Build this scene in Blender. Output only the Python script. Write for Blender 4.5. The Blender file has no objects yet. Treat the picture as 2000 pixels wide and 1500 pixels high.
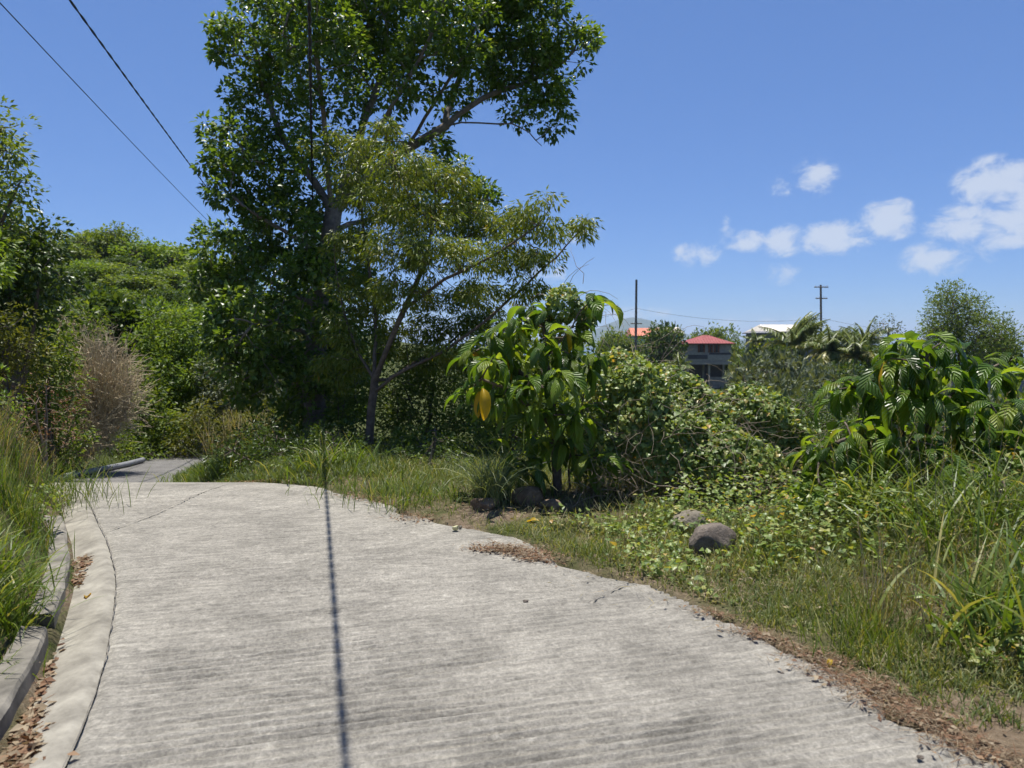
import bpy, bmesh, math, random
import numpy as np
from mathutils import Vector, Matrix

random.seed(7)
R = np.random.default_rng(11)
S = bpy.context.scene
C = S.collection
rad = math.radians

# ---------------------------------------------------------------- camera
F_PX = 1428.0                       # focal length in pixels of the 2000 px wide photograph
CAM = np.array([0.0, 0.0, 1.6])
PITCH = math.atan(90 / F_PX)
cd = bpy.data.cameras.new('camera')
cd.sensor_width = 36
cd.lens = 36 * F_PX / 2000
cd.clip_start = 0.05
cd.clip_end = 40000
cd.dof.use_dof = True
cd.dof.focus_distance = 7.4
cd.dof.aperture_fstop = 3.2
cam = bpy.data.objects.new('camera', cd)
C.objects.link(cam)
cam.location = CAM
cam.rotation_euler = (math.pi / 2 - PITCH, 0, 0)
S.camera = cam

# ---------------------------------------------------------------- sky, sun, exposure
SUN_EL, SUN_AZ = rad(79), rad(-21)
w = bpy.data.worlds.new('World')
S.world = w
w.use_nodes = True
NT = w.node_tree
NT.nodes.clear()


def wn(t, **kw):
    n = NT.nodes.new(t)
    for k, v in kw.items():
        setattr(n, k, v)
    return n


def wmath(op, a, b=None, c=None, clamp=False):
    n = wn('ShaderNodeMath', operation=op, use_clamp=clamp)
    for i, v in enumerate((a, b, c)):
        if v is None:
            continue
        if isinstance(v, (int, float)):
            n.inputs[i].default_value = v
        else:
            NT.links.new(v, n.inputs[i])
    return n.outputs[0]


sky = wn('ShaderNodeTexSky', sky_type='NISHITA', sun_disc=False)
sky.sun_elevation = SUN_EL
sky.sun_rotation = SUN_AZ
sky.altitude = 0
sky.air_density = 0.5
sky.dust_density = 0
sky.ozone_density = 10.0
tc = wn('ShaderNodeTexCoord')
sx = wn('ShaderNodeSeparateXYZ')
NT.links.new(tc.outputs['Generated'], sx.inputs[0])
az_ = wmath('ARCTAN2', sx.outputs[0], sx.outputs[1])
el_ = wmath('ARCSINE', sx.outputs[2])
cov = None


def cloud(px, py, rx, ry, k=1.0):
    a = math.atan((px - 1000) / F_PX)
    e = math.atan((660 - py) / F_PX * math.cos(a))
    cloud_ang(a, e, rx / F_PX * math.cos(a) ** 2, ry / F_PX, k)


def cloud_ang(a, e, sa, se, k):
    global cov
    u = wmath('DIVIDE', wmath('SUBTRACT', az_, a), sa)
    v = wmath('DIVIDE', wmath('SUBTRACT', el_, e), se)
    d = wmath('ADD', wmath('MULTIPLY', u, u), wmath('MULTIPLY', v, v))
    m = wmath('MULTIPLY', wmath('SUBTRACT', 1.0, wmath('SQRT', d)), k)
    cov = m if cov is None else wmath('MAXIMUM', cov, m)


for c_ in [(1940, 362, 105, 48, 1.0), (2040, 372, 150, 60, 1.0), (1960, 430, 120, 45, .75), (1870, 440, 85, 38, .85),
           (1960, 470, 75, 40, .7), (1820, 508, 75, 34, .8), (1728, 432, 66, 38, 1.0), (1625, 466, 95, 34, .95),
           (1520, 470, 55, 34, .85), (1455, 476, 55, 24, .8), (1412, 452, 22, 34, .6), (1360, 498, 55, 26, .55),
           (1580, 352, 50, 36, .5), (1517, 370, 30, 20, .4), (1535, 535, 45, 24, .42), (1140, 462, 40, 20, .4),
           (1065, 535, 50, 26, .45), (1200, 612, 130, 14, .45), (1470, 628, 160, 12, .35)]:
    cloud(*c_)
for k_ in range(14):        # the same kind of low broken cloud all round the horizon
    cloud_ang(rad(50 + 18.5 * k_), rad(R.uniform(6, 14)), rad(R.uniform(2.5, 6)), rad(R.uniform(1.2, 2.4)), .9)
mp = wn('ShaderNodeMapping')
mp.inputs['Scale'].default_value = (1, 1, 1.5)
NT.links.new(tc.outputs['Generated'], mp.inputs[0])
n1 = wn('ShaderNodeTexNoise')
n1.inputs['Scale'].default_value = 30
n1.inputs['Detail'].default_value = 9
n1.inputs['Roughness'].default_value = .62
n1.inputs['Distortion'].default_value = .35
NT.links.new(mp.outputs[0], n1.inputs['Vector'])
n2 = wn('ShaderNodeTexNoise')
n2.inputs['Scale'].default_value = 11
n2.inputs['Detail'].default_value = 4
NT.links.new(mp.outputs[0], n2.inputs['Vector'])
dens = wmath('ADD', cov, wmath('MULTIPLY', wmath('SUBTRACT', n1.outputs[0], .5), 2.3))
dens = wmath('ADD', dens, .06)
mr = wn('ShaderNodeMapRange', interpolation_type='SMOOTHSTEP')
NT.links.new(dens, mr.inputs[0])
mr.inputs[1].default_value = .0
mr.inputs[2].default_value = .75
mr.inputs[3].default_value = 0
mr.inputs[4].default_value = .74
# gate so noise alone never makes cloud
gate = wmath('MULTIPLY', mr.outputs[0], wmath('MULTIPLY_ADD', cov, 6.0, .35, clamp=True))
mixc = wn('ShaderNodeMix', data_type='RGBA')
NT.links.new(gate, mixc.inputs[0])
bw = wn('ShaderNodeRGBToBW')          # even out the brightness range of the whole dome, as the phone's tone curve does
NT.links.new(sky.outputs[0], bw.inputs[0])
sc_ = wn('ShaderNodeVectorMath', operation='SCALE')
NT.links.new(sky.outputs[0], sc_.inputs[0])
NT.links.new(wmath('POWER', bw.outputs[0], -.45), sc_.inputs['Scale'])
NT.links.new(sc_.outputs[0], mixc.inputs[6])
mixc.inputs[7].default_value = (3.3, 3.55, 3.95, 1)
bgn = wn('ShaderNodeBackground')
bgn.inputs[1].default_value = 0.145
NT.links.new(mixc.outputs[2], bgn.inputs[0])
wo = wn('ShaderNodeOutputWorld')
NT.links.new(bgn.outputs[0], wo.inputs[0])

sl = bpy.data.lights.new('sun', 'SUN')
sl.energy = 5.0
sl.angle = rad(0.53)
sl.color = (1.0, .955, .88)
sun = bpy.data.objects.new('sun', sl)
C.objects.link(sun)
sd = Vector((math.sin(SUN_AZ) * math.cos(SUN_EL), math.cos(SUN_AZ) * math.cos(SUN_EL), math.sin(SUN_EL)))
sun.rotation_euler = sd.to_track_quat('Z', 'Y').to_euler()
sun.location = (-10, 10, 40)
S.view_settings.view_transform = 'Standard'
S.view_settings.look = 'None'
S.view_settings.exposure = 0.6
S.view_settings.gamma = 1
S.cycles.max_bounces = 5
S.cycles.diffuse_bounces = 4
S.cycles.glossy_bounces = 2
S.cycles.transparent_max_bounces = 4
S.cycles.use_adaptive_sampling = True
S.cycles.adaptive_threshold = .02


# ---------------------------------------------------------------- helpers
def at(px, py, Y):
    dx, dy = (px - 1000) / F_PX, -(py - 750) / F_PX
    d = np.array([dx, math.cos(PITCH) + dy * math.sin(PITCH), -math.sin(PITCH) + dy * math.cos(PITCH)])
    return CAM + d * (Y / d[1])


def ppm(Y):
    return F_PX / Y


def hashn(ix, iy, iz, seed):
    h = (ix * 374761393 + iy * 668265263 + iz * 2147483647 + seed * 1274126177) & 0xffffffff
    h = ((h ^ (h >> 13)) * 1274126177) & 0xffffffff
    return ((h ^ (h >> 16)) & 0xffff) / 65535.0


def vnoise(P, scale=1.0, seed=0, octaves=3):
    P = np.asarray(P, float) * scale
    if P.shape[-1] == 2:
        P = np.concatenate([P, np.zeros(P.shape[:-1] + (1,))], -1)
    out = np.zeros(P.shape[:-1])
    amp, tot = 1.0, 0.0
    for o in range(octaves):
        q = P * 2 ** o + o * 17.3
        i = np.floor(q).astype(np.int64)
        f = q - i
        f = f * f * (3 - 2 * f)
        v = 0
        for dx in (0, 1):
            for dy in (0, 1):
                for dz in (0, 1):
                    wgt = (f[..., 0] if dx else 1 - f[..., 0]) * (f[..., 1] if dy else 1 - f[..., 1]) * (f[..., 2] if dz else 1 - f[..., 2])
                    v = v + wgt * hashn(i[..., 0] + dx, i[..., 1] + dy, i[..., 2] + dz, seed + o)
        out += amp * (v - .5)
        tot += amp
        amp *= .5
    return out / tot * 2      # about -1..1


def sstep(a, b, x):
    t = np.clip((x - a) / (b - a), 0, 1)
    return t * t * (3 - 2 * t)


def mesh_np(name, V, F, mats, attr=None, midx=None, smooth=False, uv=None):
    """V (n,3); F (m,k) one face size; attr per-face float 'rnd'; uv per-vertex"""
    V = np.ascontiguousarray(V, dtype=np.float32).reshape(-1, 3)
    F = np.ascontiguousarray(F, dtype=np.int32)
    m, k = F.shape
    me = bpy.data.meshes.new(name)
    me.vertices.add(len(V))
    me.vertices.foreach_set('co', V.ravel())
    me.loops.add(m * k)
    me.loops.foreach_set('vertex_index', F.ravel())
    me.polygons.add(m)
    me.polygons.foreach_set('loop_start', np.arange(0, m * k, k, dtype=np.int32))
    me.polygons.foreach_set('loop_total', np.full(m, k, dtype=np.int32))
    if smooth:
        me.polygons.foreach_set('use_smooth', np.ones(m, dtype=bool))
    else:
        me.polygons.foreach_set('use_smooth', np.zeros(m, dtype=bool))
    if not isinstance(mats, (list, tuple)):
        mats = [mats]
    for mt in mats:
        me.materials.append(mt)
    if midx is not None:
        me.polygons.foreach_set('material_index', np.asarray(midx, dtype=np.int32))
    if attr is not None:
        a = me.attributes.new('rnd', 'FLOAT', 'FACE')
        a.data.foreach_set('value', np.asarray(attr, dtype=np.float32))
    if uv is not None:
        ul = me.uv_layers.new(name='UVMap')
        ul.data.foreach_set('uv', np.asarray(uv, dtype=np.float32)[F.ravel()].ravel())
    me.update(calc_edges=True)
    return me


def link(name, data, parent=None, label=None, cat=None, group=None, kind=None, loc=None):
    o = bpy.data.objects.new(name, data)
    C.objects.link(o)
    if parent is not None:
        o.parent = parent
    if label:
        o['label'] = label
    if cat:
        o['category'] = cat
    if group:
        o['group'] = group
    if kind:
        o['kind'] = kind
    if loc is not None:
        o.location = loc
    return o


def thing(name, label, cat, loc=(0, 0, 0), group=None):
    return link(name, None, None, label, cat, group, None, tuple(float(v) for v in loc))


def part(name, me, parent, kind=None):
    """mesh given in world coordinates -> child of an Empty that only has a location"""
    o = link(name, me, parent, kind=kind)
    o.matrix_parent_inverse = Matrix.Translation(parent.location).inverted()
    return o


def nrm(v):
    return v / np.maximum(np.linalg.norm(v, axis=-1, keepdims=True), 1e-9)


# ---------------------------------------------------------------- materials
MT = {}


def newmat(name):
    m = bpy.data.materials.new(name)
    m.use_nodes = True
    nt = m.node_tree
    nt.nodes.clear()
    return m, nt


def N(nt, t, **kw):
    n = nt.nodes.new(t)
    for k, v in kw.items():
        setattr(n, k, v)
    return n


def ramp(nt, fac, stops):
    r = N(nt, 'ShaderNodeValToRGB')
    e = r.color_ramp.elements
    while len(e) < len(stops):
        e.new(.5)
    for i, (p, c) in enumerate(stops):
        e[i].position = p
        e[i].color = (*c, 1)
    nt.links.new(fac, r.inputs[0])
    return r.outputs[0]


def noise(nt, scale, detail=4, rough=.6, vec=None, dist=0):
    n = N(nt, 'ShaderNodeTexNoise')
    n.inputs['Scale'].default_value = scale
    n.inputs['Detail'].default_value = detail
    n.inputs['Roughness'].default_value = rough
    n.inputs['Distortion'].default_value = dist
    if vec is not None:
        nt.links.new(vec, n.inputs['Vector'])
    return n.outputs[0]


def leaf_mat(name, stops, trans=.35, rough=.45, src='attr', spec=.4, tcol=(1.75, 1.6, .5), veins=False):
    m, nt = newmat(name)
    if src == 'attr':
        a = N(nt, 'ShaderNodeAttribute', attribute_name='rnd')
        fac = a.outputs['Fac']
    else:
        a = N(nt, 'ShaderNodeObjectInfo')
        fac = a.outputs['Random']
    col = ramp(nt, fac, stops)
    p = N(nt, 'ShaderNodeBsdfPrincipled')
    if veins:
        uv = N(nt, 'ShaderNodeUVMap', uv_map='UVMap')
        s = N(nt, 'ShaderNodeSeparateXYZ')
        nt.links.new(uv.outputs[0], s.inputs[0])

        def mth(op, x, y=None, cl=False):
            q = N(nt, 'ShaderNodeMath', operation=op, use_clamp=cl)
            for i, v in enumerate((x, y)):
                if v is None:
                    continue
                if isinstance(v, (int, float)):
                    q.inputs[i].default_value = v
                else:
                    nt.links.new(v, q.inputs[i])
            return q.outputs[0]
        au = mth('ABSOLUTE', s.outputs[0])
        ph = mth('MULTIPLY', mth('SUBTRACT', s.outputs[1], mth('MULTIPLY', au, .26)), 9.0)
        fr = mth('ABSOLUTE', mth('SUBTRACT', mth('FRACT', ph), .5))       # 0 between veins .. .5 on a vein
        side = mth('MULTIPLY', mth('SUBTRACT', fr, .42), 12.0, True)
        mid = mth('SUBTRACT', 1.0, mth('MULTIPLY', au, 14.0), True)
        vein = mth('MAXIMUM', side, mid, True)
        mx = N(nt, 'ShaderNodeMix', data_type='RGBA')
        nt.links.new(mth('MULTIPLY', vein, .32), mx.inputs[0])
        nt.links.new(col, mx.inputs[6])
        mx.inputs[7].default_value = (.20, .27, .06, 1)
        col = mx.outputs[2]
        tco = N(nt, 'ShaderNodeTexCoord')
        oi = N(nt, 'ShaderNodeObjectInfo')
        vadd = N(nt, 'ShaderNodeVectorMath', operation='ADD')
        nt.links.new(tco.outputs['Object'], vadd.inputs[0])
        nt.links.new(oi.outputs['Location'], vadd.inputs[1])
        spt = ramp(nt, noise(nt, 5.5, 5, .65, vadd.outputs[0]), [(.58, (0, 0, 0)), (.70, (.75, .75, .75))])   # yellowing and scorch blotches
        mx2 = N(nt, 'ShaderNodeMix', data_type='RGBA')
        nt.links.new(spt, mx2.inputs[0])
        nt.links.new(col, mx2.inputs[6])
        mx2.inputs[7].default_value = (.19, .17, .04, 1)
        col = mx2.outputs[2]
        bm = N(nt, 'ShaderNodeBump')
        bm.inputs['Strength'].default_value = 1.0
        bm.inputs['Distance'].default_value = .012
        nt.links.new(mth('MULTIPLY', mth('MULTIPLY', fr, fr), -4.0), bm.inputs['Height'])
        nt.links.new(bm.outputs[0], p.inputs['Normal'])
    nt.links.new(col, p.inputs['Base Color'])
    p.inputs['Roughness'].default_value = rough
    p.inputs['Specular IOR Level'].default_value = spec
    t = N(nt, 'ShaderNodeBsdfTranslucent')
    tm = N(nt, 'ShaderNodeMix', data_type='RGBA', blend_type='MULTIPLY')
    tm.inputs[0].default_value = 1
    nt.links.new(col, tm.inputs[6])
    tm.inputs[7].default_value = (*tcol, 1)
    nt.links.new(tm.outputs[2], t.inputs[0])
    mxs = N(nt, 'ShaderNodeMixShader')
    mxs.inputs[0].default_value = trans
    nt.links.new(p.outputs[0], mxs.inputs[1])
    nt.links.new(t.outputs[0], mxs.inputs[2])
    o = N(nt, 'ShaderNodeOutputMaterial')
    nt.links.new(mxs.outputs[0], o.inputs[0])
    MT[name] = m
    return m


def solid_mat(name, c1, c2, scale=8, rough=.8, bump=.3, bdist=.02, detail=6, spec=.3, coord='Object', metallic=0, mid=(.35, .65)):
    m, nt = newmat(name)
    tcn = N(nt, 'ShaderNodeTexCoord')
    n = noise(nt, scale, detail, .65, tcn.outputs[coord])
    col = ramp(nt, n, [(mid[0], c1), (mid[1], c2)])
    p = N(nt, 'ShaderNodeBsdfPrincipled')
    nt.links.new(col, p.inputs['Base Color'])
    p.inputs['Roughness'].default_value = rough
    p.inputs['Specular IOR Level'].default_value = spec
    p.inputs['Metallic'].default_value = metallic
    if bump:
        b = N(nt, 'ShaderNodeBump')
        b.inputs['Strength'].default_value = bump
        b.inputs['Distance'].default_value = bdist
        nt.links.new(noise(nt, scale * 4, 5, .7, tcn.outputs[coord]), b.inputs['Height'])
        nt.links.new(b.outputs[0], p.inputs['Normal'])
    o = N(nt, 'ShaderNodeOutputMaterial')
    nt.links.new(p.outputs[0], o.inputs[0])
    MT[name] = m
    return m


# foliage (reflectance values of real leaves)
leaf_mat('leaf_big_tree', [(0, (0.032, 0.067, 0.013)), (0.5, (0.098, 0.167, 0.026)), (0.9, (0.155, 0.230, 0.040)), (1, (0.230, 0.241, 0.050))], trans=.42, rough=.36, spec=.5)
leaf_mat('leaf_olive', [(0, (0.069, 0.107, 0.016)), (.45, (0.124, 0.173, 0.024)), (.85, (0.184, 0.211, 0.033)), (.965, (0.222, 0.191, 0.033)), (1, (0.289, 0.082, 0.023))], trans=.40, rough=.4)
leaf_mat('leaf_noni', [(0, (0.052, 0.110, 0.013)), (0.5, (0.129, 0.227, 0.024)), (0.85, (0.199, 0.288, 0.037)), (1, (0.276, 0.334, 0.053))], trans=.46, rough=.34, src='obj', spec=.5, veins=True)
leaf_mat('leaf_noni_mass', [(0, (0.048, 0.105, 0.013)), (0.5, (0.121, 0.223, 0.024)), (1, (0.208, 0.294, 0.040))], trans=.46, rough=.34, spec=.5, veins=True)
leaf_mat('leaf_noni_light', [(0, (0.077, 0.152, 0.035)), (1, (0.135, 0.209, 0.060))], trans=.36, rough=.35, src='obj', veins=True)
leaf_mat('leaf_noni_yellow', [(0, (.46, .31, .015)), (.6, (.52, .37, .02)), (1, (.36, .22, .03))], trans=.45, rough=.45, src='obj', tcol=(1.4, 1.2, .6))
leaf_mat('leaf_vine', [(0, (0.065, 0.112, 0.025)), (0.4, (0.151, 0.217, 0.050)), (0.8, (0.245, 0.309, 0.089)), (0.95, (0.345, 0.350, 0.114)), (1, (0.431, 0.253, 0.076))], trans=.36, rough=.42)
leaf_mat('leaf_vine_single', [(0, (0.071, 0.126, 0.028)), (0.5, (0.159, 0.232, 0.053)), (0.9, (0.245, 0.316, 0.089)), (1, (0.388, 0.309, 0.089))], trans=.36, rough=.4, src='obj')
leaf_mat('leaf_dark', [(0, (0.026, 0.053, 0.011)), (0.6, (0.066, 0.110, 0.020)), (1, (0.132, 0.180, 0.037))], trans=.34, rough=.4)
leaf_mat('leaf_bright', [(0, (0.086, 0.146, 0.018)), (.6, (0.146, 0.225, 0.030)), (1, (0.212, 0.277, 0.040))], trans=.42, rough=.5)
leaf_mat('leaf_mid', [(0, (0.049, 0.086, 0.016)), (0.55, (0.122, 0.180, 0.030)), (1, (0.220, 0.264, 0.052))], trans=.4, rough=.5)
leaf_mat('leaf_yellowgreen', [(0, (.075, .095, .016)), (.6, (.125, .140, .024)), (1, (.19, .18, .04))], trans=.4, rough=.5)
leaf_mat('leaf_greygreen', [(0, (0.069, 0.091, 0.047)), (.6, (0.117, 0.140, 0.074)), (1, (0.179, 0.200, 0.106))], trans=.25, rough=.6)
leaf_mat('leaf_dry', [(0, (.17, .125, .075)), (.6, (.27, .21, .135)), (1, (.38, .31, .21))], trans=.25, rough=.8, tcol=(1.2, 1.0, .7))
leaf_mat('leaf_rust', [(0, (.12, .06, .03)), (.6, (.20, .11, .06)), (1, (.29, .19, .11))], trans=.25, rough=.75, tcol=(1.2, 1.0, .7))
leaf_mat('grass_short', [(0, (0.065, 0.100, 0.028)), (0.45, (0.125, 0.165, 0.048)), (0.75, (0.200, 0.215, 0.085)), (1, (0.400, 0.360, 0.210))], trans=.35, rough=.55)
leaf_mat('grass_tall', [(0, (0.061, 0.103, 0.014)), (.6, (0.105, 0.167, 0.022)), (.88, (0.176, 0.207, 0.040)), (1, (0.330, 0.299, 0.120))], trans=.38, rough=.45)
leaf_mat('grass_blue', [(0, (0.095, 0.130, 0.054)), (.6, (0.162, 0.208, 0.090)), (1, (0.297, 0.312, 0.144))], trans=.3, rough=.45)
leaf_mat('grass_straw', [(0, (.18, .15, .06)), (.6, (.27, .22, .10)), (1, (.36, .30, .16))], trans=.3, rough=.6)
leaf_mat('frond_green', [(0, (0.073, 0.120, 0.026)), (.7, (0.135, 0.180, 0.038)), (1, (0.229, 0.250, 0.048))], trans=.3, rough=.4)
leaf_mat('frond_yellow', [(0, (.12, .135, .03)), (.6, (.21, .215, .045)), (1, (.32, .29, .07))], trans=.3, rough=.4)
solid_mat('bark_grey', (.14, .115, .095), (.26, .22, .185), 14, .9, .6, .02)
solid_mat('bark_brown', (.085, .065, .05), (.17, .135, .105), 14, .9, .6, .02)
solid_mat('twig_tan', (.20, .155, .105), (.34, .28, .21), 10, .85, 0)
solid_mat('twig_pale', (.42, .34, .21), (.60, .50, .34), 10, .85, 0)
solid_mat('rock_dark', (.10, .08, .065), (.22, .185, .15), 9, .9, .8, .03)
solid_mat('rock_pale', (.15, .128, .095), (.30, .265, .205), 9, .9, .8, .03)
solid_mat('rock_brown', (.12, .085, .055), (.26, .19, .125), 9, .95, .8, .03)
solid_mat('kerb_concrete', (.10, .092, .078), (.23, .212, .178), 6, .85, .5, .01)
solid_mat('gutter_concrete', (.165, .152, .125), (.315, .295, .245), 5, .85, .7, .010)
solid_mat('pole_wood', (.11, .09, .075), (.19, .165, .14), 6, .9, .3, .01)
solid_mat('cable_black', (.012, .012, .013), (.03, .03, .032), 6, .55, 0)
solid_mat('pipe_grey', (.17, .175, .185), (.27, .275, .285), 3, .5, .1, .005)
solid_mat('crack_dark', (.09, .082, .07), (.19, .175, .15), 20, .95, .3, .004)
solid_mat('roof_red', (.22, .045, .042), (.31, .075, .07), 2, .6, 0)
solid_mat('roof_orange', (.46, .15, .085), (.56, .21, .13), 2, .6, 0)
solid_mat('roof_cream', (.58, .52, .42), (.72, .66, .56), 2, .6, 0)
solid_mat('wall_greyboard', (.26, .25, .24), (.38, .365, .35), 4, .85, 0)
solid_mat('wall_paleboard', (.30, .28, .25), (.42, .40, .36), 4, .85, 0)
solid_mat('darkboard_and_void', (.075, .075, .085), (.11, .11, .12), 4, .85, 0)
solid_mat('shutter_brown', (.14, .05, .03), (.22, .09, .05), 4, .7, 0)
solid_mat('window_glass', (.02, .025, .03), (.04, .05, .06), 2, .1, 0, spec=.8)
solid_mat('wall_turquoise', (.08, .34, .42), (.12, .42, .50), 2, .7, 0)
solid_mat('wall_white', (.70, .70, .68), (.82, .82, .80), 2, .7, 0)
solid_mat('wall_block', (.19, .18, .175), (.30, .29, .28), 3, .9, .4, .02)
solid_mat('wall_slate', (.16, .155, .165), (.24, .235, .245), 3, .8, 0)
solid_mat('mountain_green', (.035, .06, .03), (.06, .08, .04), .004, .9, 0)
solid_mat('fruit_pale', (.42, .40, .20), (.58, .55, .32), 60, .5, .4, .004)

# ground: soil with patches of thin turf and dry stubble
m, nt = newmat('soil')
MT['soil'] = m
tcn = N(nt, 'ShaderNodeTexCoord')
a1 = noise(nt, 1.3, 6, .6, tcn.outputs['Object'])
a2 = noise(nt, 22, 6, .7, tcn.outputs['Object'])
soil = ramp(nt, a2, [(.3, (.10, .072, .046)), (.55, (.19, .145, .10)), (.75, (.30, .24, .175))])
turf = ramp(nt, a2, [(.3, (.035, .048, .014)), (.7, (.085, .095, .032))])
mx = N(nt, 'ShaderNodeMix', data_type='RGBA')
ln = N(nt, 'ShaderNodeVectorMath', operation='LENGTH')
nt.links.new(tcn.outputs['Object'], ln.inputs[0])
mrg = N(nt, 'ShaderNodeMapRange')
mrg.inputs[1].default_value = 9
mrg.inputs[2].default_value = 16
nt.links.new(ln.outputs['Value'], mrg.inputs[0])
mxf = N(nt, 'ShaderNodeMath', operation='MAXIMUM')
nt.links.new(ramp(nt, a1, [(.40, (0, 0, 0)), (.58, (1, 1, 1))]), mxf.inputs[0])
nt.links.new(mrg.outputs[0], mxf.inputs[1])
nt.links.new(mxf.outputs[0], mx.inputs[0])
nt.links.new(soil, mx.inputs[6])
nt.links.new(turf, mx.inputs[7])
p = N(nt, 'ShaderNodeBsdfPrincipled')
nt.links.new(mx.outputs[2], p.inputs['Base Color'])
p.inputs['Roughness'].default_value = .95
p.inputs['Specular IOR Level'].default_value = .1
b = N(nt, 'ShaderNodeBump')
b.inputs['Distance'].default_value = .04
b.inputs['Strength'].default_value = .8
nt.links.new(noise(nt, 30, 8, .7, tcn.outputs['Object']), b.inputs['Height'])
nt.links.new(b.outputs[0], p.inputs['Normal'])
o = N(nt, 'ShaderNodeOutputMaterial')
nt.links.new(p.outputs[0], o.inputs[0])

GROOVE = rad(15)


def road_material(name, base, streak):
    m, nt = newmat(name)
    MT[name] = m
    tcn = N(nt, 'ShaderNodeTexCoord')
    mp = N(nt, 'ShaderNodeMapping')
    mp.inputs['Rotation'].default_value = (0, 0, -GROOVE)
    nt.links.new(tcn.outputs['Object'], mp.inputs[0])
    mp2 = N(nt, 'ShaderNodeMapping')
    mp2.inputs['Scale'].default_value = (3.2, 34, 1)
    nt.links.new(mp.outputs[0], mp2.inputs[0])
    st = noise(nt, 1.0, 7, .68, mp2.outputs[0], .6)
    blot = noise(nt, .85, 5, .6, tcn.outputs['Object'], .4)
    fine = noise(nt, 70, 5, .75, tcn.outputs['Object'])
    spot = noise(nt, 5.5, 3, .5, tcn.outputs['Object'])
    c = ramp(nt, blot, [(.30, tuple(v * .74 for v in base)), (.46, tuple(v * .94 for v in base)), (.66, tuple(v * 1.08 for v in base))])

    def mul(c, fac, lo, hi, p0, p1):
        g = ramp(nt, fac, [(p0, (lo, lo, lo)), (p1, (hi, hi, hi))])
        q = N(nt, 'ShaderNodeMix', data_type='RGBA', blend_type='MULTIPLY')
        q.inputs[0].default_value = 1
        nt.links.new(c, q.inputs[6])
        nt.links.new(g, q.inputs[7])
        return q.outputs[2]
    c = mul(c, st, 1 - streak, 1 + streak * .35, .34, .62)
    c = mul(c, fine, .66, 1.24, .32, .68)
    c = mul(c, noise(nt, 24, 4, .7, tcn.outputs['Object']), .80, 1.12, .34, .62)
    c = mul(c, spot, 1.0, 1.35, .66, .74)
    c = mul(c, noise(nt, 2.2, 6, .7, tcn.outputs['Object'], 1.0), .82, 1.05, .36, .56)
    p = N(nt, 'ShaderNodeBsdfPrincipled')
    nt.links.new(c, p.inputs['Base Color'])
    p.inputs['Roughness'].default_value = .86
    p.inputs['Specular IOR Level'].default_value = .25
    b = N(nt, 'ShaderNodeBump')
    b.inputs['Distance'].default_value = .012
    b.inputs['Strength'].default_value = .75
    ad = N(nt, 'ShaderNodeMath', operation='ADD')
    nt.links.new(noise(nt, 95, 6, .75, tcn.outputs['Object']), ad.inputs[0])
    nt.links.new(st, ad.inputs[1])
    nt.links.new(ad.outputs[0], b.inputs['Height'])
    nt.links.new(b.outputs[0], p.inputs['Normal'])
    o = N(nt, 'ShaderNodeOutputMaterial')
    nt.links.new(p.outputs[0], o.inputs[0])


road_material('road_concrete', (.300, .281, .240), .30)

# boarding that weathers unevenly / sea
m, nt = newmat('sea_water')
MT['sea_water'] = m
p = N(nt, 'ShaderNodeBsdfPrincipled')
p.inputs['Base Color'].default_value = (.02, .06, .10, 1)
p.inputs['Roughness'].default_value = .25
o = N(nt, 'ShaderNodeOutputMaterial')
nt.links.new(p.outputs[0], o.inputs[0])

# ---------------------------------------------------------------- terrain heights
YL = np.array([-8, 0, 2.0, 2.63, 2.88, 3.22, 3.60, 4.15, 4.58, 4.89, 5.36, 5.78, 6.18, 6.85, 7.55, 8.2, 10, 13, 16, 20, 26, 34], float)
XLv = np.array([-.5, -1.2, -1.52, -1.67, -1.755, -1.885, -2.05, -2.315, -2.53, -2.70, -2.99, -3.26, -3.54, -3.99, -4.49, -5.05, -6.6, -8.6, -9.85, -10.35, -12.2, -15], float)
YR = np.array([-8, 0, 2.3, 2.63, 2.92, 3.25, 3.66, 4.09, 4.35, 4.68, 4.82, 5.17, 5.78, 6.07, 6.55, 7.3, 7.95, 8.5, 10, 13, 16, 20, 26, 34], float)
XRv = np.array([3.9, 2.6, 1.95, 1.87, 1.79, 1.64, 1.47, 1.20, 1.06, .90, .72, .41, .02, -.34, -.79, -1.55, -2.14, -2.95, -4.1, -6.1, -7.45, -8.5, -10.0, -12.6], float)
GW = .305                           # width of the gutter
XL = lambda y: np.interp(y, YL, XLv)
XR = lambda y: np.interp(y, YR, XRv)
_yy = np.linspace(-10, 40, 1001)
_zz = np.interp(_yy, [-10, 7.2, 8.3, 9.5, 11, 13, 16, 19, 22, 26, 40], [0, 0, -.05, -.30, -.74, -1.1, -1.5, -1.78, -2.0, -2.2, -2.6])
_k = np.exp(-np.linspace(-2, 2, 25) ** 2)
_zz = np.convolve(np.pad(_zz, 12, mode='edge'), _k / _k.sum(), mode='valid')
ZR = lambda y: np.interp(y, _yy, _zz)

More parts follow.
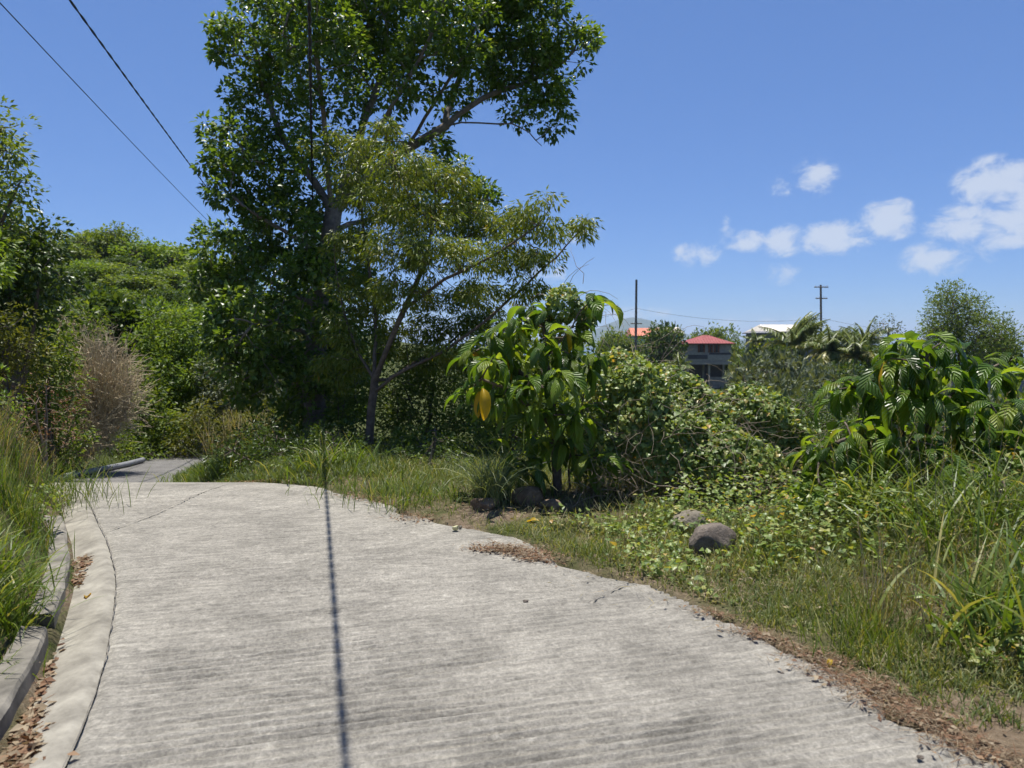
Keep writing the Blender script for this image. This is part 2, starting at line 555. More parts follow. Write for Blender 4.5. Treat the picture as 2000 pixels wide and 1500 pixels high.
CP = []
for y in (-8, -3, 0, 2, 4, 5.5, 7, 8.3, 9.5, 11, 13, 16, 19, 22, 26, 34):
    for t in (.15, .85):
        CP.append((XL(y) * (1 - t) + XR(y) * t, y, float(ZR(y))))
CP += [  # left bank and hillside
    (-2.6, 1, .35), (-3.0, 2.6, .5), (-3.6, 4, .65), (-4.4, 5.5, .8), (-5.4, 7.2, .85), (-6.4, 8.6, .6), (-8.0, 10.6, .2), (-10.4, 13.5, -.5),
    (-5, 0, 1.6), (-6.5, 4, 1.9), (-9, 8, 2.1), (-12, 12, 2.0), (-13.5, 17, .5), (-15, 22, .5), (-17, 28, .8), (-14, 34, -.5),
    (-12, 0, 4), (-16, 8, 4.5), (-20, 18, 4.5), (-26, 30, 4.5), (-20, 42, 2.8), (-34, 50, 6.2), (-24, 60, 5.4), (-12, 45, -.2), (-12, 62, 1.0), (-40, 75, 8), (-15, 85, 1.5), (-45, 20, 9), (-2, 60, -3.0), (-3, 90, -3.0),
    (-60, 0, 13), (-70, 60, 14), (-60, 120, 9), (-20, 130, 0), (-30, -40, 6),
    # behind the crest, under the trees
    (-3.8, 13.5, -.3), (-2.1, 10.5, -.08), (0, 9.5, -.1), (2, 10, -.4), (-1, 14, -.8), (2.5, 14, -1.6), (-5.2, 17, -1.1), (-5.5, 24, -1.9), (-6, 34, -1.8), (0, 24, -2.6), (2, 40, -4),
    # right verge, berm, valley
    (2.4, 3.2, .03), (1.6, 5, .02), (.6, 6.4, .03), (.6, 7.6, .05), (2.6, 5.2, .14), (3.4, 4.4, .30), (3.9, 5.6, .44), (5.2, 5.8, .5), (3, 7.4, .0), (5.4, 7.6, .15), (5, 2.5, .4), (6, 0, .4), (5, -6, .2),
    (2, 8.6, -.05), (4.5, 9.5, -.9), (7.5, 9.5, -1.1), (11, 7, -1.2), (6, 14, -2.8), (12, 14, -3.6), (8, 22, -4.5), (18, 22, -5.2), (10, 40, -6), (28, 40, -6.0), (14, 70, -6.0), (34, 70, -5.4), (60, 60, -6),
    (5, 70, -4.5), (5, 110, -4), (28, 105, -5.5), (50, 105, -4.6), (90, 100, -6), (10, 140, -3.5), (40, 140, -3), (90, 150, -5), (14, -20, 0), (40, 10, -5), (60, -40, -4)]
CP = np.array(CP, float)


def tps_fit(P):
    n = len(P)
    d = np.linalg.norm(P[:, None, :2] - P[None, :, :2], axis=-1)
    K = np.where(d > 1e-9, d * d * np.log(np.maximum(d, 1e-9)), 0) + np.eye(n) * .02
    A = np.zeros((n + 3, n + 3))
    A[:n, :n] = K
    A[:n, n] = 1
    A[:n, n + 1:] = P[:, :2]
    A[n, :n] = 1
    A[n + 1:, :n] = P[:, :2].T
    return np.linalg.solve(A, np.concatenate([P[:, 2], np.zeros(3)]))


TPW = tps_fit(CP)


def tps(x, y):
    x, y = np.asarray(x, float), np.asarray(y, float)
    out = TPW[-3] + TPW[-2] * x + TPW[-1] * y
    for (cx, cy, _), wv in zip(CP, TPW):
        d2 = (x - cx) ** 2 + (y - cy) ** 2
        out = out + wv * d2 * .5 * np.log(np.maximum(d2, 1e-12))
    return out


def road_dist(x, y):
    """>0 outside the paved strip, metres to left / right"""
    return np.maximum(XL(y) - GW - .01 - x, x - XR(y))


def H(x, y):
    x, y = np.asarray(x, float), np.asarray(y, float)
    z = tps(x, y)
    r = np.hypot(x, y)
    P2 = np.stack([x, y], -1)
    z = z + vnoise(P2, .35, 3) * .12 * sstep(3, 12, r) + vnoise(P2, 1.7, 5) * .035 + vnoise(P2, 6, 8, 2) * .014
    far = sstep(150, 420, r)
    z = z * (1 - far) + far * (-62)
    d = road_dist(x, y)
    k = sstep(0.0, .55, d) * (y < 40) + (y >= 40)
    z = ZR(y) * (1 - k) + z * k
    return z


def H1(x, y):
    return float(H(np.array([x]), np.array([y]))[0])


def G(px, py, y0=1.5, y1=80):
    """where the line of sight of a pixel first meets the ground"""
    ys = np.concatenate([np.linspace(y0, 15, 500), np.linspace(15, y1, 400)])
    P = np.array([at(px, py, y) for y in ys])
    below = P[:, 2] < H(P[:, 0], P[:, 1])
    i = int(np.argmax(below)) if below.any() else len(ys) - 1
    return np.array([P[i, 0], P[i, 1], H1(P[i, 0], P[i, 1])])


# ground sheet: polar grid round the camera, finer in front
ang = np.unique(np.concatenate([np.linspace(-math.pi, math.pi, 121), np.linspace(rad(-46), rad(46), 420)]))
rr = np.concatenate([[0.0], np.geomspace(.5, 12, 200), np.geomspace(12.2, 1500, 120)])
A_, R_ = np.meshgrid(ang[:-1], rr, indexing='ij')
gx, gy = np.sin(A_) * R_, np.cos(A_) * R_
gz = H(gx.ravel(), gy.ravel()).reshape(gx.shape)
dd = road_dist(gx, gy)
gz = gz - .10 * (1 - sstep(-.10, .02, dd)) * (gy < 34)
na, nr = gx.shape
ii, jj = np.meshgrid(np.arange(na), np.arange(nr - 1), indexing='ij')
i2 = (ii + 1) % na
Fq = np.stack([ii * nr + jj, i2 * nr + jj, i2 * nr + jj + 1, ii * nr + jj + 1], -1).reshape(-1, 4)[:, ::-1]
link('ground', mesh_np('ground', np.stack([gx, gy, gz], -1), Fq, MT['soil'], smooth=True), kind='structure')

# sea to the horizon
sa = np.linspace(0, 2 * math.pi, 129)[:-1]
sv = np.concatenate([np.stack([np.cos(sa) * 350, np.sin(sa) * 350, sa * 0 - 55], -1), np.stack([np.cos(sa) * 26000, np.sin(sa) * 26000, sa * 0 - 55], -1)])
k = np.arange(128)
link('sea', mesh_np('sea', sv, np.stack([k, (k + 1) % 128, (k + 1) % 128 + 128, k + 128], -1)[:, ::-1], MT['sea_water']), kind='structure')

# ---------------------------------------------------------------- road
ys = [-5.0]
while ys[-1] < 30:
    y = ys[-1]
    ys.append(y + (.12 if y < 1.6 else max(.0095, .0095 * (y / 3.0) ** 1.25) if y < 9.2 else .15))
ys = np.array(ys)
T = np.linspace(0, 1, 84)
edge_j = vnoise(np.stack([ys, ys * 0], -1), 3.0, 21, 5) * .22
jn = sstep(1, 2, ys) * (1 - sstep(8.5, 9.5, ys))
lx = XL(ys)
rx = XR(ys) + edge_j * jn
X = lx[:, None] * (1 - T) + rx[:, None] * T
Yg = np.repeat(ys[:, None], len(T), 1)
Z = np.repeat(ZR(ys)[:, None], len(T), 1)
P2 = np.stack([X, Yg], -1)
u = -X * math.sin(GROOVE) + Yg * math.cos(GROOVE)         # along the road, across the grooves
v = X * math.cos(GROOVE) + Yg * math.sin(GROOVE)
warp = vnoise(np.stack([u * .8, v * .5], -1), 1, 31) * .05 + vnoise(np.stack([u * 3, v * 1.1], -1), 1, 33) * .014
ph = (u + warp) / .060 + .12 * vnoise(np.stack([u * 4, v * 2.5], -1), 1, 34)
g = .5 - .5 * np.cos(2 * math.pi * ph)
depth = .0185 * (.35 + .65 * sstep(-.35, .5, vnoise(np.stack([u * .9, v * .6], -1), 1, 37)))
depth = depth * (.55 + .9 * sstep(-.3, .6, vnoise(np.stack([u * 9, v * 1.3], -1), 1, 39)))
depth = depth * sstep(.02, .07, T)[None, :] * (1 + .9 * sstep(1.0, -1.0, u - 4.0))
fade = 1 - sstep(7.5, 9.0, Yg)
Z = Z - depth * (g ** 3.5 + .22 * (.5 - .5 * np.cos(4 * math.pi * ph + 1)) ** 2) * fade + vnoise(P2, 22, 41, 3) * .0045 * fade + vnoise(P2, .9, 43, 2) * .012 * fade * sstep(1.0, 3, Yg)
Z = Z - .05 * sstep(.985, 1.0, T)[None, :]                # broken right edge drops into the turf
Z[:, 0] -= .012
n0, n1_ = X.shape
a_, b_ = np.meshgrid(np.arange(n0 - 1), np.arange(n1_ - 1), indexing='ij')
FR = np.stack([a_ * n1_ + b_, a_ * n1_ + b_ + 1, (a_ + 1) * n1_ + b_ + 1, (a_ + 1) * n1_ + b_], -1).reshape(-1, 4)
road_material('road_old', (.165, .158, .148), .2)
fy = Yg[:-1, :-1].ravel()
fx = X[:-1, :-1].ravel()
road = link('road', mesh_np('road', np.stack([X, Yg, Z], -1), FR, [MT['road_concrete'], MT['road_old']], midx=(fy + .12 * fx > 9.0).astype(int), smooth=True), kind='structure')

# gutter: a shallow smooth concrete channel along the left edge
yg = np.linspace(-5, 8.6, 180)
tg = np.linspace(0, 1, 9)
prof = np.array([-.014, .004, .003, -.004, -.014, -.024, -.034, -.044, -.055])
gw = GW
GX = (XL(yg) - .004)[:, None] - tg[None] * gw
GZ = ZR(yg)[:, None] + prof[None] + vnoise(np.stack([GX, np.repeat(yg[:, None], 9, 1)], -1), 2.5, 51) * .003
a_, b_ = np.meshgrid(np.arange(len(yg) - 1), np.arange(8), indexing='ij')
FG = np.stack([a_ * 9 + b_, (a_ + 1) * 9 + b_, (a_ + 1) * 9 + b_ + 1, a_ * 9 + b_ + 1], -1).reshape(-1, 4)
link('gutter', mesh_np('gutter', np.stack([GX, np.repeat(yg[:, None], 9, 1), GZ], -1), FG, MT['gutter_concrete'], smooth=True), kind='structure')


def ribbon_box(name, ys, xin, wid, z0, z1, mat, jit=.006, **kw):
    """kerb-like bar following the road edge"""
    V = []
    for i, y in enumerate(ys):
        j = R.normal(0, jit, 6)
        zb = float(ZR(y))
        x0, x1 = float(xin(y)), float(xin(y)) - wid
        V += [(x0, y, zb + z0), (x0 - .006 + j[0], y, zb + z1 - .018 + j[3] * .3), (x0 - .022 + j[1], y, zb + z1 + j[2] * .4), (x1, y, zb + z1 + j[4] * .4), (x1, y, zb + z0)]
    n = len(ys)
    Fc = []
    for i in range(n - 1):
        for q in range(5):
            Fc.append((i * 5 + q, (i + 1) * 5 + q, (i + 1) * 5 + (q + 1) % 5, i * 5 + (q + 1) % 5))
    Fc.append((0, 1, 3, 4)); Fc.append((1, 2, 3, 3)[:4] if False else (1, 2, 3, 0))
    e = (n - 1) * 5
    Fc.append((e, e + 4, e + 3, e + 1))
    Fc.append((e + 1, e + 3, e + 2, e + 1)[:4] if False else (e + 3, e + 2, e + 1, e))
    me = mesh_np(name, V, np.array(Fc[:-4] + [Fc[-4], Fc[-2]]), mat)
    return link(name, me, **kw)


kx = lambda y: XL(y) - gw - .004
ribbon_box('kerb', np.arange(.4, 3.92, .16), kx, .15, -.14, .085, MT['kerb_concrete'], kind='structure')
ribbon_box('kerb', np.arange(3.96, 6.2, .16), kx, .15, -.14, .075, MT['kerb_concrete'], kind='structure')


# ---------------------------------------------------------------- leaf / tube batches
TPL = {
    'quad': (np.array([(0, 0, 0), (-.5, .45, .14), (0, 1, -.12), (.5, .45, .14)]), np.array([(0, 3, 2, 1)])),
    'lance': (np.array([(0, 0, 0), (.5, .38, .10), (0, 1, -.28), (0, .45, 0), (-.5, .38, .10)]), np.array([(0, 1, 2, 3), (0, 3, 2, 4)])),
    'heart': (np.array([(0, .10, 0), (.32, -.03, .02), (.52, .30, .10), (0, .45, -.01), (0, 1, -.16), (-.52, .30, .10), (-.32, -.03, .02)]),
              np.array([(0, 1, 2, 3), (3, 2, 4, 5), (0, 3, 5, 6)])),
}


def leaf_batch(P, A, U, L, Wr, kind='quad'):
    """leaf verts & faces: positions, axis, normal hint, length, width ratio"""
    tv, tf = TPL[kind]
    A = nrm(A)
    X = nrm(np.cross(A, U))
    Zv = np.cross(X, A)
    L = np.broadcast_to(np.asarray(L, float), (len(P),))
    Wd = L * Wr
    V = (P[:, None] + X[:, None] * (tv[None, :, 0:1] * Wd[:, None, None]) + A[:, None] * (tv[None, :, 1:2] * L[:, None, None])
         + Zv[:, None] * (tv[None, :, 2:3] * Wd[:, None, None]))
    Fc = tf[None] + (np.arange(len(P)) * len(tv))[:, None, None]
    return V.reshape(-1, 3), Fc.reshape(-1, 4), len(tf)


def leaf_mesh(name, P, A, U, L, Wr, kind, mat, rnd=None):
    V, Fc, k = leaf_batch(P, A, U, L, Wr, kind)
    if rnd is None:
        rnd = R.random(len(P))
    return mesh_np(name, V, Fc, mat, attr=np.repeat(rnd, k))


def tubes_mesh(name, edges, mat, sides=6):
    """edges: list of (p0, p1, r0, r1)"""
    E0 = np.array([e[0] for e in edges], float)
    E1 = np.array([e[1] for e in edges], float)
    r0 = np.array([e[2] for e in edges], float)
    r1 = np.array([e[3] for e in edges], float)
    d = nrm(E1 - E0)
    E1 = E1 + d * (r1 * .35)[:, None]
    h = np.where(np.abs(d[:, 2:3]) < .8, np.array([[0, 0, 1.]]), np.array([[1., 0, 0]]))
    X = nrm(np.cross(d, h))
    Yv = np.cross(d, X)
    th = np.linspace(0, 2 * math.pi, sides + 1)[:-1]
    ring = X[:, None] * np.cos(th)[None, :, None] + Yv[:, None] * np.sin(th)[None, :, None]
    V = np.concatenate([E0[:, None] + ring * r0[:, None, None], E1[:, None] + ring * r1[:, None, None]], 1)
    q = np.arange(sides)
    f = np.stack([q, (q + 1) % sides, (q + 1) % sides + sides, q + sides], -1)
    Fc = f[None] + (np.arange(len(edges)) * 2 * sides)[:, None, None]
    return mesh_np(name, V.reshape(-1, 3), Fc.reshape(-1, 4), mat, smooth=True)


def polytube(pts, r0, r1):
    pts = [np.asarray(p, float) for p in pts]
    n = len(pts) - 1
    return [(pts[i], pts[i + 1], r0 + (r1 - r0) * i / n, r0 + (r1 - r0) * (i + 1) / n) for i in range(n)]


def smooth_poly(pts, step=.25, jit=0.0):
    """Catmull-Rom through the points"""
    P = [np.asarray(p, float) for p in pts]
    P = [2 * P[0] - P[1]] + P + [2 * P[-1] - P[-2]]
    out = []
    for i in range(1, len(P) - 2):
        n = max(2, int(np.linalg.norm(P[i + 1] - P[i]) / step))
        for k in range(n):
            t = k / n
            a, b, c, d = P[i - 1], P[i], P[i + 1], P[i + 2]
            q = .5 * ((2 * b) + (-a + c) * t + (2 * a - 5 * b + 4 * c - d) * t * t + (-a + 3 * b - 3 * c + d) * t ** 3)
            out.append(q + (R.normal(0, jit, 3) if jit and out else 0))
    out.append(P[-2])
    return out


def skeleton(limbs, tips, r_tip, r_root, step=.3, jit=.015, up=.25):
    """limbs: list of polylines (first is the trunk); tips: points the twigs reach. -> edges, tip directions"""
    nodes, par = [], []
    for li, pl in enumerate(limbs):
        pts = smooth_poly(pl, step, jit)
        if li == 0:
            nodes.append(pts[0]); par.append(-1)
            prev = 0
        else:
            dn = np.linalg.norm(np.array(nodes) - pts[0], axis=1)
            prev = int(np.argmin(dn))
        for q in pts[1:]:
            nodes.append(q); par.append(prev)
            prev = len(nodes) - 1
    main = len(nodes)
    base = np.array(nodes)
    nb = np.array(tips)
    d0 = np.min(np.linalg.norm(nb[:, None] - base[None], axis=-1), axis=1)
    order = np.argsort(d0)
    ends = {}
    arr = np.zeros((main + len(tips) * 5, 3))
    arr[:main] = base
    cnt = main
    zmin = base[:, 2].min() + .12 * (nb[:, 2].max() - base[:, 2].min())
    for ti in order:
        t = nb[ti]
        d = np.linalg.norm(arr[:cnt] - t, axis=1)
        pen = np.where(arr[:cnt, 2] > t[2], (arr[:cnt, 2] - t[2]) * .5, 0) + np.where(arr[:cnt, 2] < zmin, 3.0, 0)
        pen[:cnt] += .15 * (np.arange(cnt) >= main)
        j = int(np.argmin(d + pen))
        s = arr[j].copy()
        L = d[j]
        nseg = 2 if L < .5 else 3 if L < 1.2 else 4
        prev = j
        mid_off = np.array([0, 0, up * L * R.uniform(-.3, .7)]) + R.normal(0, .06 * L, 3)
        for k in range(1, nseg + 1):
            f = k / nseg
            q = s + (t - s) * f + mid_off * math.sin(math.pi * f) * .6
            par.append(prev)
            arr[cnt] = q
            prev = cnt
            cnt += 1
        ends[ti] = prev
    n = cnt
    load = np.zeros(n)
    child = np.zeros(n, bool)
    for i in range(n):
        if par[i] >= 0:
            child[par[i]] = True
    load[~child] = 1
    for i in range(n - 1, 0, -1):
        load[par[i]] += load[i]
    ex = math.log(r_root / r_tip) / math.log(max(load[0], 2))
    r = r_tip * np.maximum(load, 1) ** ex
    edges = []
    for i in range(1, n):
        p = par[i]
        edges.append((arr[p], arr[i], min(r[p], r[i] * 1.35), r[i]))
    dirs = np.zeros((len(tips), 3))
    for ti, e in ends.items():
        dirs[ti] = arr[e] - arr[par[e]]
    return edges, nrm(dirs)


def ball(n, shell=.5):
    v = nrm(R.normal(0, 1, (n, 3)))
    return v * (R.random(n) ** (1 / 3 * (1 - shell) + .001) * (1) if shell < 1 else 1)[:, None] if shell < 1 else v


def blob_tips(blobs, density):
    """blobs: (centre, radius vec). tips spread through each, biased to the outside"""
    out = []
    for c, r in blobs:
        r = np.asarray(r, float) * np.ones(3)
        n = max(3, int(density * (r[0] * r[1] * r[2]) ** (2 / 3)))
        out.append(np.asarray(c) + ball(n, .55) * r)
    return np.concatenate(out)


def clump_leaves(tips, dirs, n, rc, flat=.75, droop=.3, fan=1.0, updir=.85):
    """n leaves round each tip: positions, axes, normals"""
    m = len(tips)
    off = ball(m * n, .35).reshape(m, n, 3)
    off[..., 2] *= flat
    P = tips[:, None] + off * rc + dirs[:, None] * rc * .2
    A = nrm(off) * fan + dirs[:, None] * .35 + R.normal(0, .35, (m, n, 3))
    A[..., 2] -= droop
    U = R.normal(0, .55, (m, n, 3)) + off * .5
    U[..., 2] += updir
    return P.reshape(-1, 3), A.reshape(-1, 3), U.reshape(-1, 3)


def make_tree(name, label, cat, base, limbs, blobs, density, n_leaf, rc, leaf_len, leaf_w, kind, lmat, bmat, r_root, r_tip=.005,
              flat=.75, droop=.3, updir=.55, group=None, step=.3, jit=.015, sides=6, extra_tips=None, crown_name='crown', trunk_name='trunk', fan=1.0):
    t = thing(name, label, cat, base, group)
    tips = blob_tips(blobs, density)
    if extra_tips is not None:
        tips = np.concatenate([tips, extra_tips])
    edges, dirs = skeleton(limbs, tips, r_tip, r_root, step, jit)
    part(trunk_name, tubes_mesh(trunk_name, edges, MT[bmat], sides), t)
    P, A, U = clump_leaves(tips, dirs, n_leaf, rc, flat, droop, fan, updir)
    L = leaf_len * R.uniform(.65, 1.2, len(P))
    rn = np.clip(R.random(len(P)) * .65 + np.repeat(R.random(len(tips)), n_leaf) * .35, 0, 1)
    part(crown_name, leaf_mesh(crown_name, P, A, U, L, leaf_w, kind, MT[lmat], rn), t)
    return t


def pxb(Y, items):
    """image-sized blobs -> world blobs at their own depths: (px, py, r_px, dY [, ry_px])"""
    out = []
    for it in items:
        px, py, r, dY = it[:4]
        y = Y + dY
        rw = r / ppm(y)
        rz = (it[4] if len(it) > 4 else r) / ppm(y)
        out.append((at(px, py, y), (rw, rw * 1.0, rz)))
    return out


# ---------------------------------------------------------------- tall tree behind the bend
YB = 13.6
b0 = np.array([at(612, 860, YB)[0], YB, 0]); b0[2] = H1(b0[0], b0[1])
tb = lambda px, py, dY=0: at(px, py, YB + dY)
limbs = [
    [b0 - [0, 0, .2], tb(616, 760), tb(622, 640), tb(638, 520), tb(652, 415)],
    [tb(652, 415), tb(600, 335, .3), tb(548, 260, .6), tb(515, 160, .9), tb(492, 50, 1.0)],
    [tb(648, 430), tb(640, 300, -.4), tb(628, 180, -.9), tb(600, 40, -1.2)],
    [tb(652, 415), tb(700, 270, .5), tb(742, 150, 1.0), tb(762, 10, 1.2)],
    [tb(655, 405), tb(735, 265, -.6), tb(800, 150, -1.2), tb(866, 30, -1.4)],
    [tb(658, 400), tb(720, 345), tb(790, 292, .1), tb(868, 246, .2), tb(945, 190, .3), tb(1010, 165, .5), tb(1075, 140, .6), tb(1120, 100, .6)],
    [tb(868, 246, .2), tb(935, 238, .0), tb(1000, 242, -.1), tb(1035, 262, -.1), tb(1058, 285, -.1)],
    [tb(868, 246, .2), tb(890, 170, .6), tb(930, 90, .9), tb(960, 10, 1.0)],
    [tb(800, 288, .1), tb(850, 200, -.5), tb(905, 110, -.9), tb(940, 30, -1.0)],
    [tb(640, 510), tb(560, 455, -.4), tb(500, 420, -.8), tb(450, 380, -.9)],
    [tb(628, 600), tb(550, 560, .6), tb(480, 520, 1.0), tb(430, 470, 1.1)],
    [tb(622, 660), tb(570, 640, -.9), tb(520, 620, -1.5), tb(480, 650, -1.8)],
    [tb(600, 335, .3), tb(540, 330, .0), tb(480, 300, -.3), tb(440, 240, -.4)],
    [tb(645, 450), tb(720, 430, 1.2), tb(820, 410, 1.6), tb(920, 390, 1.7)],
]
bl = pxb(YB, [(510, 50, 75, .8), (600, 30, 80, -1.0), (700, 40, 85, .4), (790, 30, 85, 1.2), (880, 50, 85, -1.1), (970, 40, 80, 1.0), (1050, 60, 70, .3),
              (1110, 90, 45, .5), (1140, 75, 24, .6), (455, 75, 42, .7), (425, 88, 20, .7), (560, -50, 85, 0), (690, -70, 90, .6), (820, -80, 95, -.4), (950, -60, 85, .4), (1050, -20, 60, .4),
              (640, 120, 75, -1.0), (720, 140, 65, 1.1), (560, 140, 60, .8), (480, 150, 48, .8), (850, 120, 70, -1.0), (940, 120, 65, .8), (1010, 130, 60, .4), (1060, 150, 50, .6), (1085, 190, 36, .5), (1080, 235, 24, .5),
              (1010, 205, 40, .2), (800, 170, 50, -1.0), (470, 200, 30, .6),
              (425, 235, 26, -.3), (450, 290, 45, -.3), (430, 320, 32, -.4), (500, 290, 45, .3), (480, 345, 55, -.5), (545, 345, 55, .4), (450, 375, 42, -.7), (605, 300, 50, -.6), 
              (845, 275, 30, .1), (620, 215, 30, -.8), (760, 240, 26, -.6), (700, 190, 30, .8), (550, 225, 34, .5), (690, 250, 30, .5), (880, 190, 32, .5), (590, 265, 32, .3), (520, 235, 26, .5), (870, 320, 26, .1), 
              (590, 400, 60, .1), (520, 410, 50, -.4), (690, 340, 50, 1.0), (740, 330, 50, 1.2), (800, 380, 60, 1.5), (880, 390, 45, 1.7), (925, 388, 38, 1.7), (950, 370, 24, 1.7), (900, 350, 30, 1.7),
              (560, 480, 75, -.6), (480, 470, 60, .6), (430, 500, 55, .9), (405, 470, 30, 1.0), (415, 560, 45, 1.0), (530, 560, 85, .6), (450, 570, 60, 1.0), (600, 560, 75, -1.0), (670, 500, 65, .9), (680, 590, 70, 1.0),
              (500, 640, 85, -1.3), (580, 660, 85, .9), (440, 640, 50, -1.4), (640, 680, 75, -.2), (480, 720, 60, -1.5), (550, 745, 70, -1.0), (610, 770, 60, .9), (660, 760, 55, .5), (590, 820, 45, .4), (700, 680, 60, 1.0)])
make_tree('broadleaf_tree', 'tallest tree, dark green broad crown with one long bare limb reaching right', 'tree', b0, limbs, bl, 72, 44, .185, .115, .60, 'lance',
          'leaf_big_tree', 'bark_grey', .21, .006, flat=.85, droop=.25, updir=.95, sides=7)

# ---------------------------------------------------------------- olive-leaved small tree in front of it
YO = 10.6
ob = np.array([at(718, 890, YO)[0], YO, 0]); ob[2] = H1(ob[0], ob[1])
to = lambda px, py, dY=0: at(px, py, YO + dY)
limbs = [
    [ob - [0, 0, .15], to(722, 840), to(726, 790), to(732, 742)],
    [to(732, 742), to(762, 668, -.2), to(792, 600, -.3), to(826, 520, -.2), to(848, 430, 0), to(850, 350, .1)],
    [to(732, 742), to(700, 690, .2), to(672, 610, .4), to(655, 520, .5), to(650, 440, .5)],
    [to(730, 765), to(790, 722, -.3), to(868, 684, -.5), to(950, 625, -.6), to(1040, 545, -.6), to(1105, 480, -.5), to(1150, 430, -.5)],
    [to(795, 600, -.3), to(870, 545, -.8), to(960, 500, -1.0), to(1050, 440, -1.0), to(1075, 400, -1.0)],
    [to(730, 740), to(735, 640, .4), to(720, 520, .7), to(705, 400, .8), to(700, 290, .8)],
    [to(845, 440), to(800, 380, -.4), to(770, 320, -.6)],
    [to(826, 520, -.2), to(900, 470, .5), to(960, 440, .8), to(1000, 420, .9)],
    [to(735, 755), to(800, 715, .5), to(880, 670, 1.0), to(950, 600, 1.2)],
]
bl = pxb(YO, [(700, 300, 48, .8, 26), (660, 275, 32, .8, 18), (755, 270, 42, .2, 24), (790, 335, 62, -.5, 32), (860, 345, 52, .1, 28), (880, 360, 40, .2, 24), (680, 370, 50, .7, 32), (740, 400, 60, .3, 36), (620, 290, 20, .7, 12),
              (820, 420, 70, -.3, 34), (900, 430, 66, .4, 32), (960, 440, 55, .8, 28), (1010, 440, 48, -.9, 26), (1055, 405, 34, -1.0, 20), (1080, 450, 36, -.8, 20), (1120, 450, 28, -.5, 18), (1148, 430, 16, -.5, 14),
              (700, 480, 52, .6, 36), (770, 490, 66, -.5, 36), (850, 500, 70, -.7, 34), (930, 500, 62, -.8, 30), (1000, 500, 50, -.9, 26), (1060, 500, 40, -.6, 22), (1010, 560, 44, -.6, 24), (940, 570, 52, -.6, 28),
              (860, 580, 56, .6, 32), (780, 570, 52, -.5, 32), (690, 570, 46, .5, 40), (665, 640, 38, .4, 40), (690, 700, 34, .3, 30), (830, 640, 46, .7, 26), (900, 635, 46, 1.0, 26), (960, 620, 40, 1.1, 24), (880, 690, 40, -.4, 18), (740, 620, 30, .5, 30), (770, 670, 45, .6, 26), (840, 700, 48, .9, 26), (910, 700, 48, .8, 26), (980, 660, 45, .6, 26), (660, 720, 36, .6, 36)])
make_tree('small_tree', 'slender forked tree with olive drooping narrow leaves beside the road edge', 'tree', ob, limbs, bl, 210, 62, .16, .088, .26, 'lance',
          'leaf_olive', 'bark_brown', .064, .0035, flat=.6, droop=1.0, updir=.25, step=.2, jit=.008)


# ---------------------------------------------------------------- noni bushes (each big leaf an object)
def noni_leaf_mesh(name, L, W, th0, th1, fold, wave, mat, ph):
    nt_, ns = 8, 4
    t = np.linspace(0, 1, nt_ + 1)
    ang = th0 + (th1 - th0) * t ** .8
    dy, dz = np.cos(ang), np.sin(ang)
    cy = np.concatenate([[0], np.cumsum((dy[1:] + dy[:-1]) / 2)]) * L / nt_
    cz = np.concatenate([[0], np.cumsum((dz[1:] + dz[:-1]) / 2)]) * L / nt_
    wd = W * np.maximum(np.sin(math.pi * np.clip((t - .06) / .94, 0, 1) ** .85), .03) ** .85
    s = np.linspace(-1, 1, ns + 1)
    V, UV = [], []
    for i in range(nt_ + 1):
        nx = np.array([0, -math.sin(ang[i]), math.cos(ang[i])])
        for sv_ in s:
            hgt = fold * abs(sv_) ** 1.4 * wd[i] + wave * math.sin(9 * t[i] + ph + (2 if sv_ > 0 else 0)) * abs(sv_) * wd[i]
            V.append(np.array([sv_ * wd[i], cy[i], cz[i]]) + nx * hgt)
            UV.append((sv_, t[i]))
    a, b = np.meshgrid(np.arange(nt_), np.arange(ns), indexing='ij')
    k = ns + 1
    Fc = np.stack([a * k + b, a * k + b + 1, (a + 1) * k + b + 1, (a + 1) * k + b], -1).reshape(-1, 4)
    return mesh_np(name, V, Fc, mat, smooth=True, uv=UV)


NONI = {}
for key, mt in (('g', 'leaf_noni'), ('l', 'leaf_noni_light'), ('y', 'leaf_noni_yellow')):
    NONI[key] = [noni_leaf_mesh('leaf', 1.0, R.uniform(.125, .185), rad(R.uniform(-20, 35)), rad(R.uniform(-108, -84)), R.choice([-.75, -.5, .55, .8]), R.uniform(.15, .38), MT[mt], R.uniform(0, 6)) for _ in range(6)]
    NONI[key] += [noni_leaf_mesh('leaf', 1.0, R.uniform(.14, .19), rad(R.uniform(20, 45)), rad(R.uniform(-80, -40)), R.choice([-.5, .5]), R.uniform(.12, .3), MT[mt], R.uniform(0, 6)) for _ in range(3)]


